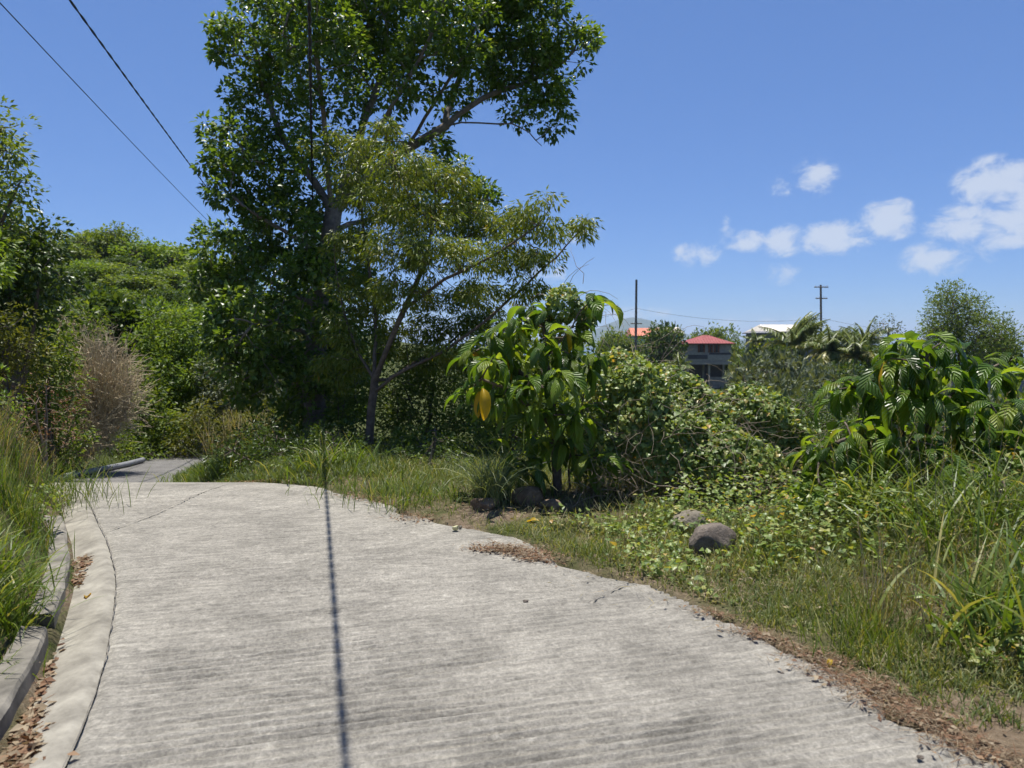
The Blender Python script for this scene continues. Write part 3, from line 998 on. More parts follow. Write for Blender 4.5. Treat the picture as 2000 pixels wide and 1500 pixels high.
def noni(name, label, base, limbs, clusters, size, r_root, yellow=.05, light=.1, seed=1):
    t = thing(name, label, 'bush', base)
    tips = np.array([c[0] for c in clusters])
    edges, dirs = skeleton(limbs, tips, .0075, r_root, .12, .006)
    part('stem', tubes_mesh('stem', edges, MT['bark_brown'], 7), t)
    rg = random.Random(seed)
    todo = []
    for (c, n, sc) in clusters:
        a0 = rg.uniform(0, 6.28)
        for k in range(n):
            kk = 'y' if rg.random() < yellow else 'l' if rg.random() < light else 'g'
            hang = rg.random() < .8 or kk == 'y'
            me = NONI[kk][rg.randrange(6) if hang else 6 + rg.randrange(3)]
            L = size * sc * rg.uniform(.42, 1.15)
            az = a0 + 2.4 * k + rg.uniform(-.3, .3)
            pit = rg.uniform(-1.0, -.5) if kk == 'y' else rg.uniform(-.75, .2) if k > 0 else rg.uniform(.3, .9)
            M = Matrix.Rotation(az, 4, 'Z') @ Matrix.Rotation(pit, 4, 'X') @ Matrix.Rotation(rg.uniform(-.35, .35), 4, 'Y')
            off = M.to_3x3() @ Vector((0, .03, 0))
            M = Matrix.Translation(Vector(c) + Vector((rg.uniform(-.05, .05), rg.uniform(-.05, .05), rg.uniform(-.09, .05))) + off) @ M @ Matrix.Diagonal((L, L, L, 1))
            todo.append((M.translation.y - L * .5, kk, me, M))
    todo.sort(key=lambda q: (q[1] == 'g', q[0]))
    for _, kk, me, M in todo[:300]:
        o = link('leaf', me, t)
        o.matrix_parent_inverse = Matrix.Translation(t.location).inverted()
        o.matrix_basis = M
    if len(todo) > 300:      # the rest, behind those, as one mass
        Vs, Fs, Us, As_, off = [], [], [], [], 0
        for _, kk, me, M in todo[300:]:
            v = np.array([q.co[:] for q in me.vertices]); m4 = np.array(M)
            Vs.append(v @ m4[:3, :3].T + m4[:3, 3])
            f = np.array([p_.vertices[:] for p_ in me.polygons]); Fs.append(f + off); off += len(v)
            uvv = np.zeros((len(v), 2))
            for lo, d_ in zip(me.loops, me.uv_layers[0].data):
                uvv[lo.vertex_index] = d_.uv
            Us.append(uvv); As_.append(np.full(len(f), rg.random()))
        part('leaves', mesh_np('leaves', np.concatenate(Vs), np.concatenate(Fs), MT['leaf_noni_mass'], attr=np.concatenate(As_), smooth=True, uv=np.concatenate(Us)), t, kind='stuff')
    return t


YN = 7.7
nb0 = G(1090, 965); YN = nb0[1]
tn = lambda px, py, dY=0: at(px, py, YN + dY)
limbs = [[nb0 - [0, 0, .1], tn(1086, 900), tn(1084, 840), tn(1076, 770, .05), tn(1066, 700, .1), tn(1062, 640, .1)],
         [nb0 + [.14, 0, -.1], tn(1110, 920, .1), tn(1122, 860, .15), tn(1135, 800, .1), tn(1150, 730, .1)],
         [tn(1084, 840), tn(1040, 800, -.2), tn(990, 760, -.3), tn(940, 740, -.3)],
         [tn(1076, 770, .05), tn(1020, 730, .2), tn(970, 690, .3), tn(940, 680, .3)],
         [tn(1066, 700, .1), tn(1100, 660, -.1), tn(1130, 610, -.1), tn(1158, 585, -.1)]]
cl = [(1036, 600, .2, 8), (1010, 625, -.1, 7), (985, 640, .25, 7), (955, 660, .1, 8), (925, 690, 0, 7), (962, 700, -.35, 8), (992, 690, .1, 8), (1060, 660, -.2, 8), (1110, 690, -.1, 8), (1075, 610, .1, 6),
      (1150, 700, -.2, 7), (1120, 640, .2, 6), (920, 765, .1, 6), (962, 760, -.3, 7), (985, 770, -.35, 8), (1035, 745, -.35, 8), (1088, 725, -.4, 9), (1045, 800, -.3, 7), (1085, 790, -.1, 7),
      (1128, 810, -.4, 8), (1100, 850, -.2, 5), (1045, 850, .1, 6), (1030, 905, -.25, 6), (1010, 895, -.1, 4), (1165, 895, -.3, 6), (1140, 880, .1, 4), (1160, 575, -.1, 3), (1000, 730, .3, 6), (945, 730, .3, 6)]
clusters = [(tn(px, py, dy), n + 6, 1.0) for px, py, dy, n in cl]
noni('noni_bush', 'big-leaved bush with wilting glossy leaves and one large yellow leaf, centre', nb0, limbs, clusters, .345, .05, yellow=.022, light=.18, seed=6)
# the single conspicuous yellow leaf
par_ = bpy.data.objects['noni_bush']
o = link('leaf', NONI['y'][0], par_)
o['label'] = 'large bright yellow leaf hanging straight down'
o.matrix_parent_inverse = Matrix.Translation(par_.location).inverted()
M = Matrix.Translation(Vector(tn(943, 758, -.72))) @ Matrix.Rotation(math.pi + .2, 4, 'Z') @ Matrix.Rotation(-.75, 4, 'X') @ Matrix.Diagonal((.30, .33, .33, 1))
o.matrix_world = M
o.matrix_basis = M

YQ = 6.3
qb = np.array([at(1800, 960, YQ)[0], YQ, 0]); qb[2] = H1(qb[0], qb[1])
tq = lambda px, py, dY=0: at(px, py, YQ + dY)
limbs = [[qb - [0, 0, .1], tq(1805, 900), tq(1810, 830), tq(1815, 760), tq(1810, 700)],
         [qb, tq(1740, 900, -.2), tq(1690, 860, -.2), tq(1640, 860, -.2), tq(1600, 890, -.3)],
         [tq(1805, 900), tq(1750, 830, .2), tq(1700, 770, .3), tq(1665, 755, .3)],
         [qb, tq(1880, 900, -.2), tq(1930, 850, -.3), tq(1980, 800, -.3), tq(2050, 760, -.2)],
         [tq(1810, 830), tq(1870, 760, .3), tq(1930, 720, .4), tq(1990, 700, .5)],
         [qb, tq(1900, 960, -.4), tq(1980, 960, -.6), tq(2060, 950, -.6)]]
cl = [(1762, 672, .1, 9), (1800, 662, .3, 8), (1838, 670, 0, 9), (1872, 690, .2, 9), (1740, 700, -.2, 8), (1785, 705, -.3, 9), (1822, 720, -.3, 9), (1852, 725, .1, 8), (1660, 750, .2, 8), (1690, 742, .4, 8), (1715, 760, .1, 8), (1640, 760, .3, 5),
      (1772, 760, -.3, 9), (1815, 770, -.3, 9), (1850, 775, -.1, 8), (1905, 712, .3, 9), (1940, 722, .1, 9), (1975, 700, .4, 9), (2010, 730, .2, 8), (1900, 770, .1, 6), (1935, 790, -.3, 8), (1965, 800, -.2, 9), (1995, 790, -.4, 8), (1890, 800, -.3, 7),
      (1650, 825, 0, 8), (1690, 835, -.1, 8), (1670, 850, -.3, 7), (1735, 800, .2, 7), (1755, 855, -.4, 8), (1795, 862, -.5, 9), (1825, 870, -.5, 8), (1775, 820, .1, 7), (1585, 870, -.1, 8), (1612, 862, -.2, 8), (1632, 880, -.3, 8), (1600, 945, -.5, 9), (1640, 925, -.4, 7), (1620, 960, -.4, 5),
      (1865, 850, -.2, 7), (1915, 850, -.4, 8), (1950, 872, -.5, 8), (1880, 912, -.7, 9), (1925, 930, -.8, 8), (1960, 930, -.7, 8), (1995, 880, -.6, 8), (1990, 960, -.8, 8), (1730, 900, -.2, 5), (1840, 930, -.2, 6), (2040, 800, -.1, 8), (2060, 880, -.4, 8), (2070, 720, .3, 8), (2040, 950, -.6, 7)]
clusters = [(tq(px, py, dy), n + 4, 1.0) for px, py, dy, n in cl]
noni('noni_bush', 'sprawling big-leaved glossy green bush at the right edge behind tall grass', qb, limbs, clusters, .35, .055, yellow=.012, light=.16, seed=9)


# ---------------------------------------------------------------- twigs and vine thicket
def twig_edges(starts, n, length, r, wander=.5, up=.3, seg=5):
    out = []
    for _ in range(n):
        p = np.array(starts[R.integers(len(starts))], float) + R.normal(0, .08, 3)
        d = nrm(R.normal(0, 1, 3) + [0, 0, up])
        L = length * R.uniform(.5, 1.3)
        rr_ = r * R.uniform(.6, 1.3)
        for k in range(seg):
            q = p + d * L / seg
            out.append((p, q, rr_ * (1 - k / seg * .6), rr_ * (1 - (k + 1) / seg * .6)))
            d = nrm(d + R.normal(0, wander / 2, 3) - [0, 0, .08])
            p = q
    return out


def heart_leaf_obj(i):
    V, Fc, k = leaf_batch(np.zeros((1, 3)), np.array([[0, 1., 0]]), np.array([[0, 0, 1.]]), 1.0, R.uniform(.75, .95), 'heart')
    return mesh_np('leaf', V, Fc, MT['leaf_vine_single'])


HEART = [heart_leaf_obj(i) for i in range(4)]


def surf_leaves(blobs, n, face=(0, -1, .5), bias=.6, inner=.82):
    """points near the outside of overlapping ellipsoids, mostly on the lit/open side"""
    C_ = np.array([b[0] for b in blobs]); Rr = np.array([np.ones(3) * b[1] for b in blobs])
    wgt = (Rr[:, 0] * Rr[:, 2]); wgt = wgt / wgt.sum()
    idx = R.choice(len(blobs), n * 3, p=wgt)
    v = nrm(R.normal(0, 1, (n * 3, 3)) + np.array(face) * bias)
    P = C_[idx] + v * Rr[idx] * R.uniform(inner, 1.06, (n * 3, 1))
    keep = np.ones(len(P), bool)
    for c, r in zip(C_, Rr):
        keep &= (np.sum(((P - c) / r) ** 2, 1) > inner ** 2 * .95)
    P, v = P[keep][:n], v[keep][:n]
    return P, v


def vine_mound(name, label, base, blobs, n, size, singles, twigs, cat='thicket', lowz=None, mat='leaf_vine'):
    t = thing(name, label, cat, base)
    P, v = surf_leaves(blobs, n)
    P = P + (vnoise(P, 2.2, 61) * .20 + vnoise(P, 6.0, 63) * .10)[:, None] * v
    if lowz is not None:
        gz_ = H(P[:, 0], P[:, 1])
        hgt = P[:, 2] - gz_
        keep = R.random(len(P)) < np.clip((hgt - lowz[0]) / lowz[1], .12, 1)
        keep &= hgt > .02
        P, v = P[keep], v[keep]
    A = R.normal(0, .6, P.shape) + v * .35 - [0, 0, .75]
    U = v * .6 + R.normal(0, .42, P.shape) + [0, -.2, .95]
    L = size * R.uniform(.55, 1.25, len(P))
    order = np.argsort(P[:, 1] - L * 8)
    pick = order[:singles * 3][R.permutation(min(singles * 3, len(order)))[:singles]] if singles else np.array([], int)
    mask = np.ones(len(P), bool); mask[pick] = False
    part('leaves', leaf_mesh('leaves', P[mask], A[mask], U[mask], L[mask], .85, 'heart', MT[mat]), t, kind='stuff')
    for i in pick:
        a = nrm(A[i]); x = nrm(np.cross(a, U[i])); z = np.cross(x, a); l = L[i] * 1.2
        M = Matrix(((x[0] * l, a[0] * l, z[0] * l, P[i, 0]), (x[1] * l, a[1] * l, z[1] * l, P[i, 1]), (x[2] * l, a[2] * l, z[2] * l, P[i, 2]), (0, 0, 0, 1)))
        o = link('leaf', HEART[int(R.integers(4))], t)
        o.matrix_parent_inverse = Matrix.Translation(t.location).inverted()
        o.matrix_basis = M
    st = [b[0] + (ball(1, .3)[0] * np.array(b[1])) for b in blobs for _ in range(12)]
    st = [b[0] + nrm(R.normal(0, 1, (1, 3)) + [0, -.8, .1])[0] * np.array(b[1]) * R.uniform(.55, .95) for b in blobs for _ in range(30)] if twigs > 100 else st
    ed = twig_edges(st, twigs, .55, .0032, .8, .15)
    ed = [e for e in ed if e[1][2] > H1(e[1][0], e[1][1]) - .05]
    part('twigs', tubes_mesh('twigs', ed, MT['twig_tan'], 4), t, kind='stuff')
    return t


YV = 7.55
tv_ = lambda px, py, dY=0: at(px, py, YV + dY)
vb = pxb(YV, [(1235, 830, 90, 0, 130), (1180, 900, 60, -.2, 90), (1285, 810, 85, .5, 105), (1300, 890, 100, -.2, 100), (1360, 830, 80, .4, 85), (1380, 900, 95, -.2, 92), (1440, 838, 80, .3, 88),
              (1460, 925, 80, -.3, 72), (1505, 862, 62, .1, 82), (1550, 905, 45, .1, 62), (1225, 745, 55, .6, 50), (1520, 955, 50, -.4, 40), (1560, 960, 40, .0, 40), (1480, 870, 60, .3, 60)])
gb = G(1320, 985)
vine_mound('vine_thicket', 'tangled mound of small heart-shaped vine leaves over dry twigs beside the big-leaved bush', gb, vb, 24000, .056, 300, 900, lowz=(.05, .6))
vb2 = pxb(YN, [(1105, 600, 42, .25, 38), (1140, 630, 32, .3, 42), (1075, 640, 30, .35, 30), (1090, 580, 22, .3, 16), (1150, 600, 16, .3, 22)])
vine_mound('climbing_vine', 'cap of dense small vine leaves climbing over the top of the central bush', tn(1105, 680, .3), vb2, 1500, .05, 60, 25, cat='vine')

# bare pale stems in front of the thicket foot
t = thing('dead_branches', 'bare pale tangled twigs at the foot of the vine thicket', 'twigs', G(1280, 985))
st = [G(px, 985 + R.uniform(-15, 5)) + [0, R.uniform(-.1, .3), R.uniform(0, .25)] for px in np.linspace(1140, 1480, 34)]
part('twigs', tubes_mesh('twigs', twig_edges(st, 260, .42, .0034, .6, .5), MT['twig_tan'], 4), t, kind='stuff')


# ---------------------------------------------------------------- grass
def blades_mesh(name, P, az, L, W, lean, bend, mat, nseg=3, rnd=None):
    n = len(P)
    t = np.linspace(0, 1, nseg + 1)
    th = lean[:, None] + bend[:, None] * t[None] ** 1.3
    ds = L[:, None] / nseg
    hx = np.concatenate([np.zeros((n, 1)), np.cumsum((np.sin(th[:, 1:]) + np.sin(th[:, :-1])) / 2 * ds, 1)], 1)
    hz = np.concatenate([np.zeros((n, 1)), np.cumsum((np.cos(th[:, 1:]) + np.cos(th[:, :-1])) / 2 * ds, 1)], 1)
    D = np.stack([np.cos(az), np.sin(az), az * 0], -1)
    tw = az + R.normal(0, .7, n)
    Sd = np.stack([-np.sin(tw), np.cos(tw), R.normal(0, .25, n)], -1)
    ctr = P[:, None] + D[:, None] * hx[..., None]
    ctr[..., 2] += hz
    wd = W[:, None] * np.array([.7, 1.0, .75, .05] if nseg == 3 else np.interp(t, [0, .3, .7, 1], [.6, 1, .8, .05]))[None]
    V = np.stack([ctr - Sd[:, None] * wd[..., None] / 2, ctr + Sd[:, None] * wd[..., None] / 2], 2)     # n, seg+1, 2, 3
    k = np.arange(nseg)
    f = np.stack([k * 2, k * 2 + 1, k * 2 + 3, k * 2 + 2], -1)
    Fc = f[None] + (np.arange(n) * (nseg + 1) * 2)[:, None, None]
    if rnd is None:
        rnd = R.random(n)
    return mesh_np(name, V.reshape(-1, 3), Fc.reshape(-1, 4), mat, attr=np.repeat(rnd, nseg))


def scatter(n, amin, amax, rmin, rmax, power=1.0):
    """points thinning with distance round the road end, angle in degrees"""
    a = np.radians(R.uniform(amin, amax, n))
    r = rmin * (rmax / rmin) ** (R.random(n) ** power)
    return np.sin(a) * r, np.cos(a) * r


# short rough turf on the right verge
x, y = scatter(250000, -30, 52, 2.2, 12)
d = x - XR(y)
patch = vnoise(np.stack([x, y], -1), 1.1, 71) + .55 * vnoise(np.stack([x, y], -1), 5.0, 72)
dirt = np.hypot((x - nb0[0] + .25) / 1.35, (y - nb0[1] + .5) / .7)
keep = (d > -.03 + .05 * R.random(len(x))) & (patch > -.42 + .30 * R.random(len(x))) & (R.random(len(x)) < sstep(.0, .22, d + .02) * .9 + .1) & (R.random(len(x)) < .10 + .9 * sstep(.7, 1.15, dirt))
x, y, d, patch = x[keep], y[keep], d[keep], patch[keep]
z = H(x, y) - .01
n = len(x)
L = (.04 + .07 * R.random(n)) * (1 + .9 * sstep(.3, 1.8, d)) * (1 + .5 * patch)
rn = np.clip(R.random(n) ** .8 * .8 + .30 * vnoise(np.stack([x, y], -1), 2.0, 73) + .12, 0, 1)
link('grass', blades_mesh('grass', np.stack([x, y, z], -1), R.uniform(0, 6.28, n), L, .004 + .0035 * R.random(n), R.uniform(0, .6, n), R.uniform(.2, 1.4, n), MT['grass_short'], 3, rn),
     label='short patchy turf on the verge right of the road', cat='grass', kind='stuff')

BR = G(1375, 1070)
# low creeping leafy weeds on the verge
x, y = scatter(60000, -8, 52, 3.0, 9.5)
d = x - XR(y)
dens = .22 + 1.3 * vnoise(np.stack([x, y], -1), .9, 81) + .6 * sstep(.5, 1.8, d) - .35 * (d < .6)
dirt = np.hypot((x - nb0[0] + .25) / 1.1, (y - nb0[1] + .5) / .6)
keep = (d > .12) & (R.random(len(x)) < np.clip(dens, 0, 1)) & (dirt > 1.15) & (np.hypot(x - BR[0], y - BR[1] + .1) > .22) & ((y < 6.95 + .2 * R.random(len(x))) | (x > 4.2))
x, y, d = x[keep], y[keep], d[keep]
n = len(x)
hh = (.02 + .13 * R.random(n) ** 1.5) * (1 + 1.2 * sstep(.9, 2.2, d)) * (.6 + .8 * np.clip(.5 + vnoise(np.stack([x, y], -1), 1.6, 83), 0, 1))
P = np.stack([x, y, H(x, y) + hh], -1)
A = R.normal(0, 1, (n, 3)) * [1, 1, .35]
U = R.normal(0, .4, (n, 3)) + [0, 0, 1]
link('creeping_weeds', leaf_mesh('creeping_weeds', P, A, U, .045 * R.uniform(.5, 1.25, n), .8, 'heart', MT['leaf_vine']),
     label='low creeping leafy weeds covering the right verge', cat='weeds', kind='stuff')

# left bank: mid-height grass
x, y = scatter(110000, -56, -18, 2.0, 12)
d = (XL(y) - gw - .16) - x
keep = (d > -.02) & (R.random(len(x)) < .35 + .65 * sstep(-.3, .3, vnoise(np.stack([x, y], -1), 1.4, 91)))
x, y, d = x[keep], y[keep], d[keep]
n = len(x)
L = (.06 + .12 * R.random(n)) * (.5 + .6 * sstep(0, .6, d)) * (1 + .4 * sstep(5, 8, y))
link('grass', blades_mesh('grass', np.stack([x, y, H(x, y) - .01], -1), R.uniform(0, 6.28, n), L, .004 + .004 * R.random(n), R.uniform(0, .5, n), R.uniform(.2, 1.2, n), MT['grass_tall'], 3),
     label='rough green grass covering the bank left of the kerb', cat='grass', kind='stuff')

# far verge by the dip and under the trees
x, y = scatter(90000, -36, 12, 8.2, 26)
d = x - XR(y)
dl = XL(y) - x
keep = ((d > .0) | (dl > .4)) & (d < 7)
x, y = x[keep], y[keep]
n = len(x)
L = (.05 + .11 * R.random(n)) * (1 + .5 * vnoise(np.stack([x, y], -1), .6, 95)) * np.where(y > 14, 1.6, 1)
link('grass', blades_mesh('grass', np.stack([x, y, H(x, y) - .01], -1), R.uniform(0, 6.28, n), L, .010 + .008 * R.random(n), R.uniform(0, .5, n), R.uniform(.2, 1.3, n), MT['grass_short'], 3, R.random(n) * .42),
     label='longer grass under the trees where the road dips', cat='grass', kind='stuff')


def clump(label, px, py, n, L, W, spread, mat, lean=(0, .5), bend=(.6, 1.6), nseg=6, seeds=0, base=None, name='grass_clump', group=None, azc=None):
    b = G(px, py) if base is None else np.array(base, float)
    t = thing(name, label, 'grass', b, group)
    P = b + np.stack([R.normal(0, spread, n), R.normal(0, spread, n), np.zeros(n)], -1)
    P[:, 2] = H(P[:, 0], P[:, 1]) - .015
    az = R.uniform(0, 6.28, n) if azc is None else R.normal(azc, .9, n)
    part('blades', blades_mesh('blades', P, az, L * R.uniform(.5, 1.15, n), W * R.uniform(.6, 1.2, n), R.uniform(*lean, n), R.uniform(*bend, n), MT[mat], nseg), t, kind='stuff')
    if seeds:
        ed, LP, LA = [], [], []
        for _ in range(seeds):
            p = b + np.array([R.normal(0, spread), R.normal(0, spread), 0])
            p[2] = H1(p[0], p[1])
            d = nrm(np.array([R.normal(0, .22), R.normal(0, .22), 1]))
            Ls = L * R.uniform(.85, 1.35)
            pts = [p + d * Ls * f + np.array([R.normal(0, .004), 0, -.08 * Ls * f ** 3]) for f in (0, .3, .6, .85, 1.0)]
            ed += polytube(pts, .0022, .001)
            for f in np.linspace(.72, 1, 16):
                LP.append(p + d * Ls * f); LA.append(d + R.normal(0, .5, 3))
        part('stalks', tubes_mesh('stalks', ed, MT['twig_tan'], 4), t, kind='stuff')
        LP, LA = np.array(LP), np.array(LA)
        part('seed_heads', leaf_mesh('seed_heads', LP, LA, R.normal(0, 1, LP.shape), .03, .18, 'quad', MT['grass_straw']), t, kind='stuff')
    return t


# right side clumps
clump('pale blue-green arching grass tuft left of the central bush', 962, 988, 300, .80, .007, .08, 'grass_blue', (0, .45), (.8, 2.1), seeds=0)
clump('second grass tuft behind the pale one, greener and finer', 1010, 962, 150, .75, .006, .10, 'grass_tall', (0, .5), (.6, 1.7))
clump('thin upright straw stalks rising from the verge, lower right', 1735, 1225, 110, .46, .004, .14, 'grass_straw', (0, .25), (.1, .5), seeds=18)
clump('fine yellow-green grass patch around the straw stalks', 1700, 1260, 420, .26, .005, .17, 'grass_tall', (0, .4), (.2, .9))
clump('broad-bladed grass on the berm below the right bush', 1740, 1020, 190, .80, .013, .24, 'grass_tall', (.1, .7), (.6, 1.8), seeds=6)
clump('broad-bladed grass at the right picture edge by dry leaves', 1965, 1250, 130, .62, .017, .2, 'grass_tall', (.1, .6), (.4, 1.4))
clump('tall seeding grass near the right picture edge', 1880, 1070, 190, .72, .012, .24, 'grass_tall', (.1, .6), (.6, 1.7), seeds=9)
clump('grass tuft in front of the right bush with thin seed heads', 1690, 1015, 150, .60, .011, .18, 'grass_tall', (.1, .6), (.6, 1.6), seeds=6)
clump('feathery seed-head grass at right edge under the glossy bush', 1960, 1030, 150, .72, .011, .22, 'grass_tall', (.1, .5), (.6, 1.6), seeds=12)
clump('low green tuft beside the dark boulder', 1470, 1110, 110, .22, .006, .10, 'grass_tall', (0, .6), (.4, 1.2))
clump('small green tuft on the verge short of the pale boulder', 1160, 1085, 90, .20, .006, .08, 'grass_tall', (0, .6), (.4, 1.2))
clump('weedy tuft at the road corner below the olive tree', 820, 985, 220, .30, .008, .22, 'grass_tall', (0, .6), (.4, 1.3))
clump('dark shaded tuft on the verge left of the dirt patch', 740, 960, 240, .32, .008, .30, 'grass_tall', (0, .6), (.4, 1.3))
clump('shaded rounded grass mound under the tallest tree', 505, 905, 700, .75, .010, .40, 'grass_tall', (0, .6), (.5, 1.5))
clump('long bright grass on the inside of the dip', 420, 920, 500, .40, .010, .45, 'grass_tall', (0, .6), (.4, 1.4))
clump('tall straw-coloured dry grass beside the far road', 470, 850, 300, 1.5, .016, .5, 'grass_straw', (0, .5), (.2, 1.0), base=(-7.2, 20, H1(-7.2, 20)))
clump('leafy weed clump at the foot of the olive tree', 650, 915, 220, .45, .016, .25, 'grass_tall', (0, .7), (.4, 1.5))
# left side clumps
clump('large arching bright grass clump overhanging the kerb', 40, 1255, 280, .48, .010, .09, 'grass_tall', (.1, .8), (.6, 1.6), base=(-2.72, 3.75, H1(-2.72, 3.75)))
clump('smaller arching tuft behind the large clump on the kerb', 20, 1180, 170, .45, .009, .12, 'grass_tall', (.1, .7), (.5, 1.5), base=(-3.0, 4.2, H1(-3.0, 4.2)))
clump('upright fresh green blades on the left bank', 100, 1060, 260, .40, .007, .12, 'grass_tall', (0, .35), (.1, .7), base=(-3.55, 5.15, H1(-3.55, 5.15)))
clump('low weedy tuft by the kerb at the picture corner', 20, 1330, 160, .20, .008, .12, 'grass_tall', (0, .8), (.3, 1.2), base=(-2.52, 3.25, H1(-2.52, 3.25)))
clump('pale feathery seed grass on top of the left bank', 30, 850, 420, .46, .005, .25, 'grass_straw', (0, .45), (.2, .9), seeds=30, base=(-4.7, 6.3, H1(-4.7, 6.3)))
clump('yellow-green long grass on the slope of the left bank', 60, 930, 500, .45, .007, .32, 'grass_tall', (0, .5), (.3, 1.1), seeds=18, base=(-4.6, 6.9, H1(-4.6, 6.9)))
clump('small-flowered weeds spilling over the kerb end', 165, 985, 260, .34, .006, .17, 'grass_tall', (0, .7), (.2, 1.0), seeds=40, base=(-4.55, 6.75, H1(-4.55, 6.75)))
clump('loose grass at the far end of the left bank', 110, 905, 260, .40, .008, .35, 'grass_tall', (0, .6), (.4, 1.3), base=(-5.9, 8.0, H1(-5.9, 8.0)))
for lab, (bx, by), n_ in (('round-leaved weed on the kerb edge under the seeding weeds', (-3.75, 5.65), 260), ('low round-leaved weed on the kerb in the corner', (-2.5, 3.0), 200)):
    b = np.array([bx, by, H1(bx, by)])
    t = thing('weed_plant', lab, 'weed', b)
    P = b + ball(n_, .4) * [.24, .24, .16] + [0, 0, .12]
    part('foliage', leaf_mesh('foliage', P, R.normal(0, 1, P.shape), R.normal(0, .4, P.shape) + [0, 0, 1], .05 * R.uniform(.6, 1.2, n_), .6, 'lance', MT['leaf_mid']), t)
    part('stem', tubes_mesh('stem', twig_edges([b], 14, .22, .003, .3, 1.5, 3), MT['twig_tan'], 4), t)


# ---------------------------------------------------------------- rocks, fruit, litter
def rock(label, px, py, size, mat, flat=.7, seed=0, sink=.3, name='boulder', rot=0, base=None):
    b = G(px, py) if base is None else base
    bm = bmesh.new()
    bmesh.ops.create_icosphere(bm, subdivisions=4, radius=1)
    V = np.array([v.co[:] for v in bm.verts])
    d = 1 + .20 * vnoise(V + seed * 7.7, 1.1, seed) + .10 * vnoise(V + seed, 2.6, seed + 3) + .035 * vnoise(V, 8, seed + 9)
    V = V * d[:, None]
    for _ in range(13):          # broken faces
        pn = nrm(R.normal(0, 1, 3)[None])[0]
        ov = np.maximum(V @ pn - R.uniform(.66, .9), 0)
        V = V - ov[:, None] * pn * .93
    V *= np.array([size, size * .85, size * flat])
    c_, s_ = math.cos(rot), math.sin(rot)
    V = np.stack([V[:, 0] * c_ - V[:, 1] * s_, V[:, 0] * s_ + V[:, 1] * c_, V[:, 2] + size * flat * (1 - sink * 2)], -1)
    for v, q in zip(bm.verts, V):
        v.co = q
    me = bpy.data.meshes.new(name)
    for f in bm.faces:
        f.smooth = True
    bm.to_mesh(me)
    bm.free()
    me.materials.append(MT[mat])
    return link(name, me, None, label, 'rock', loc=b)


rock('rounded dark grey boulder half sunk in the verge', 1392, 1082, .175, 'rock_dark', .9, 3, .27)
rock('pale weathered boulder behind the dark one', 1347, 1040, .155, 'rock_pale', .9, 5, .30)
rock('brown rock in the shade at the foot of the central bush', 1030, 985, .165, 'rock_brown', .75, 8, .22)
rock('low earthy rock at the left end of the dirt patch', 948, 995, .14, 'rock_brown', .6, 11, .25)
rock('earthy clod on the dirt in front of the central bush', 1075, 995, .11, 'rock_brown', .6, 14, .25, name='clod')
rock('small dark stone lying in the middle of the road', 1026, 1178, .017, 'rock_dark', .6, 17, .1, name='stone')
rock('pale yellowish knobbly fruit fallen on the road edge', 890, 1037, .030, 'fruit_pale', .85, 20, .05, name='fallen_fruit')
rock('tiny pebble beside the fallen fruit', 899, 1032, .018, 'rock_pale', .8, 22, .05, name='stone')
rock('small dark stone near the lower right road edge', 1797, 1483, .014, 'rock_dark', .5, 25, .1, name='stone')


def litter(label, patches, n, mats=('leaf_rust', 'leaf_dry'), leafy=.35, leaf=.03, needle=.09, name='leaf_litter', zoff=.006):
    Ps, As, Ls, Ws = [], [], [], []
    for (cx, cy, ra, rb, ang_) in patches:
        k = int(n * ra * rb / sum(p_[2] * p_[3] for p_ in patches))
        q = R.normal(0, .48, (k, 2)) * [ra, rb]
        c_, s_ = math.cos(ang_), math.sin(ang_)
        xx, yy_ = cx + q[:, 0] * c_ - q[:, 1] * s_, cy + q[:, 0] * s_ + q[:, 1] * c_
        inr = road_dist(xx, yy_) < 0
        gut = (xx < XL(yy_)) & (xx > XL(yy_) - GW)
        zz = np.where(inr, ZR(yy_) + np.where(gut, -.05 * (XL(yy_) - xx) / GW, 0), H(xx, yy_)) + zoff + R.random(k) * .018
        Ps.append(np.stack([xx, yy_, zz], -1))
    P = np.concatenate(Ps)
    k = len(P)
    isl = R.random(k) < leafy
    A = R.normal(0, 1, (k, 3)) * [1, 1, .12]
    U = R.normal(0, .35, (k, 3)) + [0, 0, 1]
    L = np.where(isl, leaf * R.uniform(.6, 1.4, k), needle * R.uniform(.4, 1.3, k))
    V1, F1, k1 = leaf_batch(P[isl], A[isl], U[isl], L[isl], .55, 'lance')
    V2, F2, k2 = leaf_batch(P[~isl], A[~isl], U[~isl], L[~isl], .035, 'quad')
    rn = np.concatenate([np.repeat(R.random(isl.sum()), k1), np.repeat(R.random((~isl).sum()), k2)])
    midx = (R.random(len(rn)) < .5).astype(int)
    midx[:len(F1)] = np.repeat((R.random(isl.sum()) < .45).astype(int), k1)
    me = mesh_np(name, np.concatenate([V1, V2]), np.concatenate([F1, F2 + len(V1)]), [MT[mats[0]], MT[mats[1]]], attr=rn, midx=midx)
    return link(name, me, None, label, 'litter', kind='stuff')


def lp(px, py, ra, rb, a=0):
    g_ = G(px, py)
    return (g_[0], g_[1], ra, rb, a)


